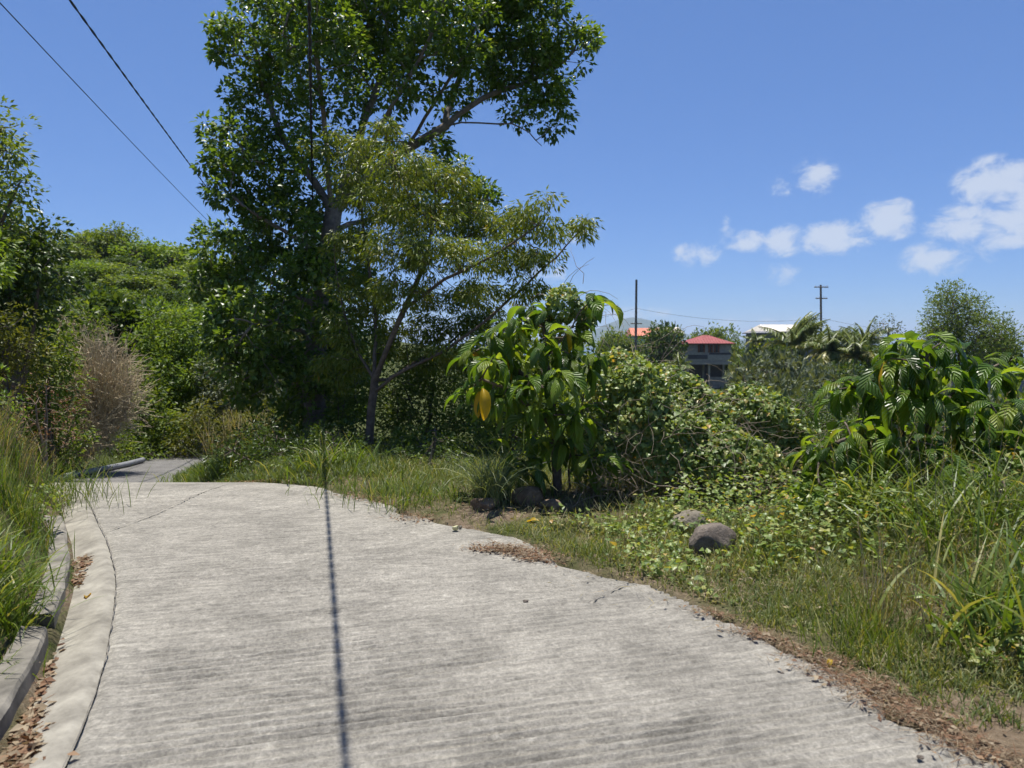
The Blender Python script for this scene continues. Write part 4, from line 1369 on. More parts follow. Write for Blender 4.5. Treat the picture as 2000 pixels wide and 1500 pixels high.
litter('brown needle litter at the road corner in front of the central bush', [lp(1010, 1078, .34, .16, -.5), lp(960, 1075, .22, .07, 0), lp(1050, 1095, .16, .08, -.4)], 1500)
litter('brown litter on the road edge below the olive tree', [lp(810, 1012, .26, .2, -.3), lp(720, 975, .45, .14, -.6), lp(560, 938, .9, .12, -.5)], 1300)
litter('wide drift of dry brown litter along the lower right road edge', [lp(1600, 1290, .22, .10, -.7), lp(1680, 1340, .30, .12, -.7), lp(1780, 1400, .26, .12, -.7), lp(1480, 1245, .2, .06, -.6), lp(1400, 1205, .2, .04, -.6), lp(1900, 1470, .2, .1, -.6)], 3400, leafy=.14, needle=.08)
gk = lambda y, o_: (float(XL(y) - o_), y)
litter('brown dead leaves heaped in the gutter at the lower left corner', [(*gk(2.72, .21), .08, .2, .3), (*gk(3.0, .25), .045, .22, .4), (*gk(2.4, .18), .10, .3, .3), (*gk(3.4, .28), .02, .3, .4)], 1100, leafy=.8, leaf=.05)
litter('heap of dead leaves in the gutter beside the kerb end', [(*gk(5.2, .22), .06, .17, .5), (*gk(4.85, .27), .03, .15, .5)], 420, leafy=.6, leaf=.045)
litter('thin scatter of dry leaves and stalks over the verge', [(1.8, 5.2, 1.2, 1.2, 0), (3, 4.2, 1.0, .8, 0), (.3, 7.1, .8, .4, 0)], 900, leafy=.4, zoff=.03)
litter('matted straw and dead stalks lying through the verge turf', [(1.6, 4.9, 1.0, .8, -.7), (2.6, 4.0, 1.0, .8, -.6), (.6, 6.2, .9, .5, -.7), (3.0, 5.2, 1.0, .8, 0)], 5200, mats=('grass_straw', 'leaf_dry'), leafy=.12, needle=.11, zoff=.02, name='straw_litter')
litter('dead leaves and twigs on the bare soil under the central bush', [(nb0[0] - .2, nb0[1] - .4, .9, .4, 0)], 600)

for lab, px, py, sz, mt, rz in (('curled dry yellow-brown leaf lying on the verge', 1055, 1024, .16, 'y', 1.2), ('dry orange leaf in the gutter beside the kerb', 168, 1166, .13, 'y', .4),
                                ('dry leaf on the grass at the lower right, pale brown', 1940, 1222, .13, 'y', 2.0), ('fallen yellow leaf on the litter, lower right', 1622, 1300, .07, 'y', 2.6)):
    g_ = G(px, py)
    o = link('fallen_leaf', NONI[mt][6 + int(R.integers(3))], None, lab, 'leaf', loc=(g_[0], g_[1], g_[2] + (-.012 if px < 300 else .022)))
    o.rotation_euler = (R.uniform(-.1, .1), R.uniform(-.2, .2), rz)
    o.scale = (sz, sz, sz)

# road cracks
def crack(pts, wdt):
    pts = smooth_poly([np.array([*p_, 0]) for p_ in pts], .05, 0)
    V, Fc = [], []
    for i, q in enumerate(pts):
        d_ = nrm((pts[min(i + 1, len(pts) - 1)] - pts[max(i - 1, 0)])[None])[0]
        s_ = np.array([-d_[1], d_[0], 0])
        j_ = R.normal(0, .0025, 2)
        w_ = wdt * R.uniform(.15, 1.3)
        q = q + s_ * j_[0]
        for sg in (-1, 1):
            e = q + s_ * sg * w_ / 2
            V.append((e[0], e[1], float(ZR(e[1])) + .0085))
        if i:
            Fc.append((2 * i - 2, 2 * i - 1, 2 * i + 1, 2 * i))
    return mesh_np('crack', V, np.array(Fc), MT['crack_dark'])


gx_ = lambda px, py: tuple(G(px, py)[:2])
link('crack', crack([gx_(215, 1038), gx_(290, 1010), gx_(345, 985), gx_(400, 962), gx_(450, 946)], .012), road)
link('crack', crack([(float(XL(y_)) + .002, y_) for y_ in np.arange(1.6, 7.2, .2)], .007), road)
link('crack', crack([gx_(1230, 1140), gx_(1190, 1160), gx_(1150, 1180)], .010), road)

# drain pipe along the left of the dip
pp = [np.array([float(XL(y_)) + .12, y_, float(ZR(y_)) + .075]) for y_ in (12.6, 14.2, 15.8, 17.4, 19.0, 20.2)]
pt = link('drain_pipe', tubes_mesh('drain_pipe', polytube(smooth_poly(pp, .5), .07, .07), MT['pipe_grey'], 14), None, 'long grey pipe lying along the left edge of the far road', 'pipe')

# ---------------------------------------------------------------- overhead cables
VP = np.array([(616 - 1000) / F_PX, 1.0, 0])


def cable(name, label, lateral, h, r, y0, y1, sag, twist=0, group=None):
    t = thing(name, label, 'cable', (0, 0, 0), group)
    ys_ = np.linspace(y0, y1, 60)
    base = np.stack([VP[0] * ys_ + lateral, ys_, 1.6 + h - sag * 4 * (ys_ - y0) * (y1 - ys_) / (y1 - y0) ** 2], -1)
    if twist:
        yf = np.linspace(y0, y1, 520)
        bf = np.stack([np.interp(yf, ys_, base[:, k]) for k in range(3)], -1)
        for q in (0, math.pi):
            pth = bf + np.stack([np.cos(yf * twist + q) * r, yf * 0, np.sin(yf * twist + q) * r], -1)
            part('strand', tubes_mesh('strand', polytube(list(pth), r, r), MT['cable_black'], 6), t)
    else:
        part('strand', tubes_mesh('strand', polytube(list(base), r, r), MT['cable_black'], 6), t)
    return t


cable('overhead_cable', 'thick twisted cable passing overhead, crossing the tall tree', 0.0, 2.75, .0100, -18, 31, .10, twist=14)
cable('overhead_cable', 'thin cable crossing the sky, leftmost of three', -4.95, 5.7, .010, -20, 46, .35)
cable('overhead_cable', 'thicker cable crossing the sky, between leftmost cable and tall tree', -3.80, 5.7, .0115, -20, 46, .35, twist=6)


def pole(label, x, y, z0, z1, r, arms, lean=0, ins=True, group=None):
    t = thing('utility_pole', label, 'pole', (x, y, z0), group)
    top = np.array([x - lean, y, z1])
    part('post', tubes_mesh('post', polytube([np.array([x, y, z0 - .5]), top], r * 1.15, r * .85), MT['pole_wood'], 10), t)
    for (zz, half) in arms:
        f = (zz - z0) / (z1 - z0)
        c = np.array([x - lean * f, y - r * 1.1, zz])
        part('crossarm', tubes_mesh('crossarm', polytube([c - [half, 0, 0], c + [half, 0, 0]], r * .5, r * .5), MT['pole_wood'], 6), t)
        if ins:
            for s_ in (-.85, -.4, .4, .85):
                part('insulator', tubes_mesh('insulator', polytube([c + [half * s_, 0, r * .4], c + [half * s_, 0, r * .4 + .16]], .05, .035), MT['wall_white'], 6), t)
    return t


pole('wooden utility pole hidden behind the tallest tree', VP[0] * 31, 31, H1(VP[0] * 31, 31), 7.3, .13, [(6.8, .8)])
pole('utility pole on the hillside behind the tallest tree', VP[0] * 46 - 4.4, 46, H1(VP[0] * 46 - 4.4, 46), 7.8, .13, [(7.3, .9)])

# ---------------------------------------------------------------- shrubs and trees, left and behind
def shrub(name, label, Y, items, density, n_leaf, rc, leaf_len, leaf_w, kind, lmat, bmat='bark_brown', r_root=.05, basepx=None, **kw):
    bl = pxb(Y, items)
    c = np.mean([b[0] for b in bl], axis=0)
    low = min(b[0][2] - b[1][2] for b in bl)
    x0 = c[0] if basepx is None else at(basepx, 700, Y)[0]
    base = np.array([x0, Y, H1(x0, Y)])
    top = np.array([c[0], c[1], max(c[2], base[2] + .4)])
    limbs = [[base - [0, 0, .15], base * .55 + top * .45 + R.normal(0, .06, 3), top]]
    for b in bl[::2]:
        s_ = base + (top - base) * R.uniform(.2, .6)
        limbs.append([s_, s_ * .5 + b[0] * .5 + [0, 0, -.1], b[0]])
    return make_tree(name, label, kw.pop('cat', 'shrub'), base, limbs, bl, density, n_leaf, rc, leaf_len, leaf_w, kind, lmat, bmat, r_root, **kw)


# left foreground trees
shrub('broadleaf_tree', 'small-leaved tree at the left picture edge against the sky', 10.5, [(0, 250, 40, 0), (15, 330, 45, .2), (-40, 300, 60, .5), (10, 380, 42, -.2), (-60, 380, 70, .3), (-80, 250, 60, .2), (40, 355, 22, 0), (-30, 210, 30, 0), (-60, 450, 70, 0)], 100, 30, .2, .10, .4, 'lance',
      'leaf_mid', r_root=.10, cat='tree', basepx=-120)
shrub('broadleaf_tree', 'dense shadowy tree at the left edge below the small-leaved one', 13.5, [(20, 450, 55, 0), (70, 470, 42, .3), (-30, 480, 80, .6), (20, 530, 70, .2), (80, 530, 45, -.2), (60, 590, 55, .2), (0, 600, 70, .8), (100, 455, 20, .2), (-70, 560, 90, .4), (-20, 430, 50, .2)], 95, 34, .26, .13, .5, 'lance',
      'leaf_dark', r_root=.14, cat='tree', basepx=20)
shrub('broadleaf_tree', 'bright-leaved small tree at left edge in front of the shadowy tree', 9.0, [(-20, 500, 40, 0), (10, 520, 25, 0), (-40, 560, 40, 0), (-60, 500, 50, .3)], 130, 26, .17, .09, .4, 'lance', 'leaf_bright', r_root=.06, cat='tree', basepx=-110)
shrub('yellowgreen_shrub', 'sunlit yellow-green shrub at the left edge above the grass bank', 9.5, [(20, 640, 40, 0), (0, 680, 50, .1), (55, 690, 30, .1), (-40, 660, 60, .4), (30, 735, 38, 0), (-20, 740, 50, .2)], 190, 34, .16, .07, .42, 'quad', 'leaf_yellowgreen', r_root=.03, basepx=-10)
shrub('green_shrub', 'small fresh green shrub at the left edge over the seed grass', 6.9, [(0, 770, 25, 0), (-30, 760, 40, .1), (15, 800, 18, 0), (-30, 800, 40, .1)], 300, 30, .10, .05, .45, 'quad', 'leaf_bright', r_root=.018, basepx=-20)
shrub('rusty_shrub', 'half-dead shrub with rusty brown leaves on the left bank', 11.0, [(70, 790, 40, 0), (110, 830, 38, .1), (90, 750, 30, .2), (130, 780, 28, .4), (60, 840, 35, .2)], 90, 14, .18, .07, .35, 'lance', 'leaf_rust', 'twig_tan', r_root=.03, basepx=80)
shrub('dark_shrub', 'dull dark shrub between yellow-green shrub and dry bush', 14.5, [(90, 680, 45, 0), (110, 740, 50, .2), (90, 800, 50, .3), (70, 860, 45, .4), (130, 860, 40, .6)], 130, 32, .22, .10, .5, 'quad', 'leaf_mid', r_root=.05, basepx=90)

shrub('dark_shrub', 'shadowed shrub behind the rusty one on the left bank', 16.5, [(40, 700, 60, 0), (60, 770, 60, .4), (30, 830, 60, .2), (120, 720, 50, 1.0), (-20, 780, 70, .6), (150, 640, 45, 1.5)], 90, 34, .28, .13, .5, 'quad', 'leaf_mid', r_root=.06, basepx=50)
# dry twiggy bushes beyond the pipe
for lab, Y_, cx_, cy_, rw_, rh_, nt_ in (('pale leafless twiggy bush overhanging the far road', 17.2, 200, 760, 72, 100, 950), ('dry grey twiggy bush above the leafless one', 21.5, 150, 670, 48, 50, 330), ('sparse dry bush low beside the pipe', 16.5, 150, 850, 60, 50, 380)):
    c = at(cx_, cy_, Y_)
    bx_ = min(c[0] - .4, float(XL(Y_)) - .75)
    b = np.array([bx_, Y_ + .2, H1(bx_, Y_ + .2)])
    t = thing('dry_bush', lab, 'bush', b)
    ed = []
    rw2, rh2 = rw_ / ppm(Y_), rh_ / ppm(Y_)
    low = np.array([c[0], c[1], c[2] - rh2 * .8])
    ed += polytube(smooth_poly([b - [0, 0, .1], (b + low) / 2 + [.1, 0, 0], low], .4), .06, .035)
    for _ in range(nt_):
        q = c + ball(1, .5)[0] * [rw2, rw2, rh2]
        s_ = low + (q - low) * R.uniform(0, .55) + R.normal(0, .12, 3)
        mid = (s_ + q) / 2 + R.normal(0, .10, 3) + [0, 0, .1]
        e_ = q + nrm((q - s_)[None])[0] * R.uniform(.1, .5) + R.normal(0, .12, 3) - [0, 0, R.uniform(0, .2)]
        ed += polytube([s_, mid, q, e_], .010, .0045)
    part('branches', tubes_mesh('branches', ed, MT['twig_pale'], 4), t)
    tipsP = np.array([e[1] for e in ed[2:]])
    k = R.integers(len(tipsP), size=2600)
    P = tipsP[k] + R.normal(0, .07, (2600, 3))
    part('foliage', leaf_mesh('foliage', P, R.normal(0, 1, P.shape) - [0, 0, .4], R.normal(0, 1, P.shape), .06, .3, 'quad', MT['leaf_dry'], R.random(2600)), t)

# the green wall beyond the far road (each its own shrub)
B = [
    ('green_shrub', 'bright feathery green thicket facing the bend', 25, [(330, 660, 60, 0), (380, 650, 55, .5), (300, 700, 50, .2), (350, 730, 70, -.5), (410, 700, 55, .3), (390, 770, 60, .0), (320, 790, 55, -.2)], 'leaf_bright', .16, .35, 340),
    ('green_shrub', 'mid-green rounded shrub right of the leafless bush', 23, [(270, 760, 45, 0), (300, 820, 55, -.4), (260, 850, 50, -.2), (330, 850, 50, -.6), (300, 880, 30, -1)], 'leaf_mid', .13, .5, 290),
    ('dark_shrub', 'dark broad-leaved shrub above the leafless bush', 26, [(215, 650, 55, 0), (250, 690, 50, .2), (190, 620, 45, .3), (280, 640, 40, .5)], 'leaf_dark', .26, .55, 230),
    ('green_shrub', 'grey-green shrub left of the tallest tree', 24, [(450, 740, 55, 0), (490, 780, 50, -.3), (440, 800, 50, -.3), (520, 760, 45, .2), (470, 830, 45, -.5)], 'leaf_greygreen', .15, .4, 470),
    ('yellowgreen_shrub', 'yellow-green shrub with dry stalks beside the far road', 22, [(380, 850, 40, 0), (420, 830, 45, .2), (470, 850, 40, 0), (360, 880, 24, -.4), (520, 830, 45, .3)], 'leaf_yellowgreen', .12, .35, 420),
    ('dark_shrub', 'dark shrub low over the far end of the pipe', 21, [(230, 870, 45, 0), (190, 885, 40, -.4), (270, 890, 30, -.2), (150, 900, 40, -1.0)], 'leaf_mid', .11, .45, 220),
    ('green_shrub', 'broad-leaved green shrub overhung by the tallest tree', 27, [(440, 650, 50, 0), (480, 680, 50, .3), (430, 620, 45, .6), (520, 700, 60, 1), (580, 720, 60, 1)], 'leaf_greygreen', .28, .55, 450),
]
for nm, lab, Y_, it, lm, ll, lw, bp in B:
    shrub(nm, lab, Y_, it, 46, 46, .36, ll * 1.1, lw, 'quad', lm, r_root=.06, basepx=bp, r_tip=.008)

# understorey right of the tall tree
shrub('dark_shrub', 'dark small-leaved shrub mass behind the olive tree trunk', 12.2, [(800, 780, 65, 0), (870, 780, 60, .2), (820, 840, 60, -.2), (890, 850, 50, -.2), (760, 830, 45, .3), (770, 740, 45, .8), (850, 720, 55, .6), (920, 760, 45, .8), (930, 830, 40, .2), (760, 880, 30, .1)], 170, 34, .22, .07, .5, 'quad', 'leaf_mid', r_root=.05, basepx=830)
shrub('green_shrub', 'leafy undergrowth between the two tree trunks', 12.6, [(660, 800, 45, 0), (690, 760, 40, .5), (660, 850, 38, -.2), (700, 830, 35, .6), (650, 740, 40, 1)], 140, 28, .2, .085, .5, 'quad', 'leaf_mid', r_root=.04, basepx=670)
shrub('green_shrub', 'dense green undergrowth behind the central bush', 10.4, [(960, 700, 55, 0), (1010, 760, 60, .2), (960, 800, 55, -.2), (1040, 690, 50, .4), (1000, 860, 55, -.3), (930, 880, 38, -.5), (1060, 840, 60, .2), (1110, 720, 55, .5)], 150, 32, .2, .075, .55, 'quad', 'leaf_mid', r_root=.05, basepx=1000)
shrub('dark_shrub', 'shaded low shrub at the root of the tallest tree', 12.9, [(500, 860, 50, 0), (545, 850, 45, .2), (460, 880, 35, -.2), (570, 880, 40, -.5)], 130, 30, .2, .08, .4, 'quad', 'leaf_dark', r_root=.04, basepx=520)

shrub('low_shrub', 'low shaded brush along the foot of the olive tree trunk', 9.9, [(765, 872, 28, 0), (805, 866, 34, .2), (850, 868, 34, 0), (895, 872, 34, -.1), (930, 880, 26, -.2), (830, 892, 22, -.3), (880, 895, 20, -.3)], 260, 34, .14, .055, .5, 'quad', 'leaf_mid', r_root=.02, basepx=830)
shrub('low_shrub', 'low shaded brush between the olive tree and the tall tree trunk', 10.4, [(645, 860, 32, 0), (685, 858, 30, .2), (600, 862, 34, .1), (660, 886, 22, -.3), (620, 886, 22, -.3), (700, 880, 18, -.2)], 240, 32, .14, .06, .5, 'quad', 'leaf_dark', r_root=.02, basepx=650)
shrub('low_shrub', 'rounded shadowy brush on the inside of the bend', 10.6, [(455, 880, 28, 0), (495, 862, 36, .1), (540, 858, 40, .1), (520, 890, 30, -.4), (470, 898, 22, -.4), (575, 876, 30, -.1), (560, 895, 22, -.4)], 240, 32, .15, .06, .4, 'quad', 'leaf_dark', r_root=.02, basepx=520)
for lab_, Y_, it_ in (('leafy weeds on the berm at the left foot of the glossy right bush', 5.7, [(1585, 1040, 26, 0), (1630, 1042, 30, 0), (1690, 1030, 36, .1), (1660, 1065, 32, -.3), (1600, 1065, 28, -.3)]),
                      ('leafy weeds on the berm below the middle of the glossy right bush', 5.6, [(1750, 990, 46, 0), (1810, 1010, 46, 0), (1780, 1040, 42, -.3), (1850, 1035, 44, -.1), (1720, 1030, 40, -.2)]),
                      ('leafy weeds at the right picture edge below the glossy bush', 5.2, [(1900, 1030, 50, 0), (1960, 1035, 55, .1), (2020, 1050, 60, .1), (1930, 1080, 50, -.3), (1990, 1100, 50, -.3)])):
    shrub('weed_thicket', lab_, Y_, it_, 330, 22, .10, .055, .6, 'heart', 'leaf_vine', 'twig_tan', r_root=.012, cat='weeds', r_tip=.002)
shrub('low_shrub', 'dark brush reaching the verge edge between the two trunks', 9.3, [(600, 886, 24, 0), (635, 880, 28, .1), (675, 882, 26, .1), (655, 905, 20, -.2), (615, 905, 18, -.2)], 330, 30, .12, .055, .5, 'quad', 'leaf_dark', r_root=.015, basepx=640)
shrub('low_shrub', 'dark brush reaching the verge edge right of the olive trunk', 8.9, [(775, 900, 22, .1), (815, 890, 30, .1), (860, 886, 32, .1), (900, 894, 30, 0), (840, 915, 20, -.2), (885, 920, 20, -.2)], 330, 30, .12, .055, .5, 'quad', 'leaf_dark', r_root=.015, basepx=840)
for lab_, Y_, it_ in (('low leafy weeds on the shaded verge just past the crest', 9.0, [(640, 908, 20, 0), (680, 905, 22, .1), (720, 912, 20, 0), (600, 905, 20, .2), (560, 905, 18, .3)]),
                      ('low leafy weeds on the verge left of the pale grass tuft', 8.6, [(780, 915, 24, 0), (830, 912, 26, .1), (880, 915, 26, 0), (915, 925, 22, -.1), (810, 938, 18, -.3), (860, 942, 18, -.3)])):
    shrub('weed_thicket', lab_, Y_, it_, 420, 24, .09, .05, .5, 'lance', 'leaf_mid', 'twig_tan', r_root=.010, cat='weeds', r_tip=.002)
# dark fine-leaved shrubs just past the thicket
shrub('dark_shrub', 'fine-leaved dark shrub showing right of the vine thicket', 11.0, [(1490, 815, 45, 0), (1540, 840, 55, -.2), (1450, 790, 40, .6), (1570, 890, 55, -.6), (1510, 890, 55, -.4), (1600, 830, 45, .3), (1560, 800, 30, .5), (1640, 860, 45, .2)], 230, 36, .13, .046, .5, 'quad', 'leaf_dark', r_root=.03, basepx=1520)
shrub('dark_shrub', 'second fine-leaved shrub, behind the left end of the glossy bush', 13.0, [(1680, 800, 45, 0), (1640, 840, 45, .2), (1700, 850, 45, .2), (1560, 830, 45, .5), (1600, 800, 30, 1), (1590, 860, 50, 0), (1740, 820, 60, .5)], 220, 36, .14, .05, .5, 'quad', 'leaf_dark', r_root=.03, basepx=1640)

# ---------------------------------------------------------------- hillside trees (copies of four crowns)
def proto_tree(seed, lmat, flat, nblob, leaf, trunk_h):
    """unit tree: crown radius about 1, base at 0"""
    global R
    keepR = R
    R = np.random.default_rng(seed)
    bl_ = [(np.array([R.uniform(-.5, .5), R.uniform(-.5, .5), trunk_h + .45 * flat + R.uniform(-.3, .45) * flat]), (R.uniform(.3, .5),) * 2 + (R.uniform(.25, .42) * flat,)) for _ in range(nblob)]
    tips = blob_tips(bl_, 230)
    top = np.array([0, 0, trunk_h + .4 * flat])
    limbs = [[np.zeros(3), top * .5 + [.04, .02, 0], top]] + [[top * .45, (top * .45 + b[0]) / 2, b[0]] for b in bl_[::2]]
    ed, dirs = skeleton(limbs, tips, .006, .07, .12, .01)
    P, A, U = clump_leaves(tips, dirs, 11, .15, .8, .3)
    tm = tubes_mesh('trunk', ed, MT['bark_brown'], 5)
    rn = np.clip(R.random(len(P)) * .6 + np.repeat(R.random(len(tips)), 11) * .4, 0, 1)
    lm = leaf_mesh('crown', P, A, U, leaf * 1.3 * R.uniform(.6, 1.3, len(P)), .6, 'quad', MT[lmat], rn)
    R = keepR
    return tm, lm


PROTO = {'mid': proto_tree(1, 'leaf_mid', .9, 12, .085, .35), 'dark': proto_tree(2, 'leaf_dark', 1.0, 12, .085, .3), 'bright': proto_tree(3, 'leaf_bright', .9, 12, .08, .3),
         'grey': proto_tree(4, 'leaf_greygreen', .85, 12, .08, .25), 'round': proto_tree(5, 'leaf_mid', .95, 16, .07, .45), 'yellow': proto_tree(6, 'leaf_yellowgreen', .9, 12, .08, .3)}


def put_tree(kind, px, py_top, Y, r_px, label, group=None, name='hill_tree', zs=1.0, sink=.1, cat='tree', x=None):
    """stands on the ground at depth Y; its crown top reaches py_top if the ground is low enough"""
    x = at(px, 660, Y)[0] if x is None else x
    z0 = H1(x, Y) - sink
    r_ = r_px / ppm(Y)
    tm, lm = PROTO[kind]
    htop = max(v.co[2] for v in lm.vertices) if 'h' not in lm else lm['h']
    lm['h'] = htop
    if py_top is None:
        sz = r_ * zs
    else:
        sz = max(r_ * .4, (at(px, py_top, Y)[2] - z0) / htop)
        r_ = max(r_, sz * .6)
    t = thing(name, label, cat, (x, Y, z0), group)
    t.rotation_euler = (0, 0, R.uniform(0, 6.28))
    t.scale = (r_, r_, sz)
    for nm, me in (('trunk', tm), ('crown', lm)):
        o = link(nm, me, t)
    return t


for kind, px, pt, Y, rp, lab in [
    ('round', 205, 428, 60, 62, 'round-crowned tree standing highest on the hillside skyline'),
    ('bright', 300, 462, 60, 60, 'broad yellowish tree right of the round skyline tree'),
    ('mid', 345, 470, 62, 45, 'skyline tree just left of the tallest tree'),
    ('mid', 140, 468, 56, 45, 'palm-like tufted tree left of the round skyline tree'),
    ('mid', 390, 500, 55, 50, 'hillside tree half hidden by the edge of the tallest tree'),
    ('mid', 200, 520, 48, 56, 'bright tree below the round skyline tree'),
    ('mid', 270, 530, 44, 55, 'green tree in the middle of the hillside'),
    ('dark', 340, 560, 42, 50, 'darker tree on the hillside near the tallest tree'),
    ('dark', 130, 520, 40, 45, 'dark tree on the hillside near the left trees'),
    ('mid', 180, 570, 36, 45, 'mid-green tree low on the hillside above the dry bushes'),
    ('dark', 260, 575, 34, 42, 'dark rounded tree in the hillside hollow'),
    ('bright', 420, 590, 36, 50, 'bright tree behind the left skirt of the tallest tree'),
    ('mid', 480, 570, 45, 60, 'hillside tree behind the middle of the tallest tree'),
    ('mid', 560, 560, 50, 70, 'hillside tree behind the trunk of the tallest tree'),
    ('dark', 235, 500, 54, 44, 'dark tree just below the round skyline tree'),
    ('mid', 330, 520, 50, 46, 'leafy tree on the upper hillside left of the tallest tree'),
    ('dark', 165, 545, 44, 42, 'dark tree on the left of the hillside, above the twiggy bushes'),
    ('bright', 300, 575, 38, 40, 'bright tree low on the hillside above the bend'),
    ('dark', 385, 560, 40, 40, 'dark tree tucked behind the left skirt of the tallest tree'),
    ('mid', 225, 560, 40, 40, 'mid-green tree at the centre of the lower hillside'),
    ('dark', 100, 590, 30, 45, 'dark tree on the slope behind the yellow-green shrub')]:
    put_tree(kind, px, pt, Y, rp * 1.25, lab, 'trees on the hillside')
KW = {'mid': 'green', 'bright': 'bright green', 'dark': 'dark green', 'grey': 'grey-green'}
for k in range(110):     # hillside scrub
    px = R.uniform(-80, 700); Y = R.uniform(27, 58)
    kd = ['mid', 'bright', 'dark', 'grey', 'mid', 'bright'][int(R.integers(6))]
    zone = 'low on the hillside beyond the bend' if Y < 40 else 'halfway up the hillside' if Y < 54 else 'high on the hillside near the skyline'
    put_tree(kd, px, None, Y, R.uniform(.9, 1.7) * (1.0 if Y < 48 else .7) * ppm(Y), KW[kd] + ' scrub bush in dense growth ' + zone, 'scrub bushes on the hillside', 'scrub_bush', R.uniform(.7, 1.0), .6, 'bush')
put_tree('yellow', 372, 592, 33, 14, 'small yellow-leaved bush glimpsed on the hillside', None, 'scrub_bush', 1, .2, 'bush')

# right-hand valley scrub and far trees
for kind, px, pt, Y, rp, lab, zs in [
    ('mid', 1195, 632, 112, 42, 'rounded tree left of the lone pole', 1), ('mid', 1225, 640, 108, 30, 'smaller tree at the foot of the lone pole', 1),
    ('dark', 1300, 622, 100, 27, 'upright dark tree between the orange roof and red-roofed house', 1), ('mid', 1390, 625, 118, 52, 'wide tree behind the red-roofed house', 1),
    ('grey', 1505, 668, 46, 95, 'large grey-green bush below the coconut palms', 1), ('grey', 1560, 690, 50, 50, 'grey-green bush right of the large one', 1),
    ('dark', 1650, 700, 60, 60, 'dark bush under the coconut palms', 1), ('mid', 1740, 655, 66, 45, 'tree behind the top of the glossy bush', 1),
    ('mid', 1430, 655, 112, 30, 'tree at the right corner of the red-roofed house', 1), ('dark', 1940, 640, 70, 60, 'dark tree behind the right end of the glossy bush', 1)]:
    put_tree(kind, px, pt, Y, rp, lab, 'trees across the valley', 'valley_tree')
for kind, px, pt, Y, rp, lab in [('grey', 1525, 715, 34, 80, 'grey-green bush in the dip right of the vine thicket'), ('dark', 1600, 765, 22, 60, 'dark bush between the vine thicket and the glossy right bush'), ('mid', 1480, 768, 23, 60, 'green bush showing over the right shoulder of the vine thicket'),
                               ('grey', 1590, 705, 42, 60, 'upper grey-green bush in the dip below the palms'), ('dark', 1700, 740, 30, 60, 'dark bush behind the glossy right bush'), ('mid', 1640, 790, 17, 60, 'green bush hard behind the left arm of the glossy bush'), ('dark', 1450, 740, 46, 50, 'dark bush below the corner of the red-roofed house')]:
    put_tree(kind, px, pt, Y, rp, lab, 'bushes in the dip', 'valley_bush', cat='bush')
for k in range(130):
    px = R.uniform(1000, 2200); Y = R.uniform(14, 80)
    lim = 800 if 1290 < px < 1445 else 700 if px < 1300 else 735
    if 1290 < px < 1445 and Y > 55:
        lim = 765
    kd = ['mid', 'dark', 'grey', 'mid'][int(R.integers(4))]
    zone = 'just behind the thicket and glossy bush' if Y < 30 else 'filling the valley floor' if Y < 55 else 'below the far houses'
    put_tree(kd, px, lim + R.uniform(0, 60), Y, R.uniform(1.2, 2.4) * ppm(Y), KW[kd] + ' scrub bush in the growth ' + zone, 'scrub bushes in the valley', 'scrub_bush', .75, .4, 'bush')
for k in range(26):
    px = R.uniform(1060, 2100); Y = R.uniform(85, 150)
    if 1325 < px < 1445 and Y < 112:
        continue
    put_tree(['mid', 'dark'][int(R.integers(2))], px, None, Y, R.uniform(20, 36), 'tree among the far houses across the valley', 'far trees among the houses', 'valley_tree', 1.0, .4)

# windswept tree at right
bl = pxb(58, [(1835, 590, 30, 0), (1870, 580, 28, .5), (1855, 620, 45, 0), (1900, 610, 35, .6), (1880, 650, 55, .2), (1930, 640, 40, .4), (1960, 660, 30, .3), (1830, 650, 35, -.4), (1910, 680, 60, 0), (1850, 680, 50, .4), (1862, 562, 12, .2), (1985, 670, 14, .2)])
tx = at(1880, 700, 58)
wb = np.array([tx[0], 58, H1(tx[0], 58)])
make_tree('windswept_tree', 'tall feathery tree leaning right against the sky behind the glossy bush', 'tree', wb, [[wb, (wb + tx) / 2, tx, at(1870, 620, 58)], [tx, at(1920, 650, 58), at(1960, 662, 58)]], bl, 26, 18, .5, .26, .35, 'quad', 'leaf_mid', 'bark_brown', .22, .015, step=.8, droop=.1)
bl = pxb(62, [(1715, 640, 14, 0), (1735, 632, 16, .4), (1752, 640, 12, 0), (1740, 655, 18, .2), (1720, 660, 14, .2)])
tx = at(1735, 690, 62)
wb = np.array([tx[0], 62, H1(tx[0], 62)])
make_tree('sparse_tree', 'thin sparse-leaved tree left of the windswept tree', 'tree', wb, [[wb, (wb + tx) / 2, tx, at(1735, 650, 62)]], bl, 16, 9, .45, .25, .45, 'quad', 'leaf_greygreen', 'twig_tan', .10, .012, step=.8)


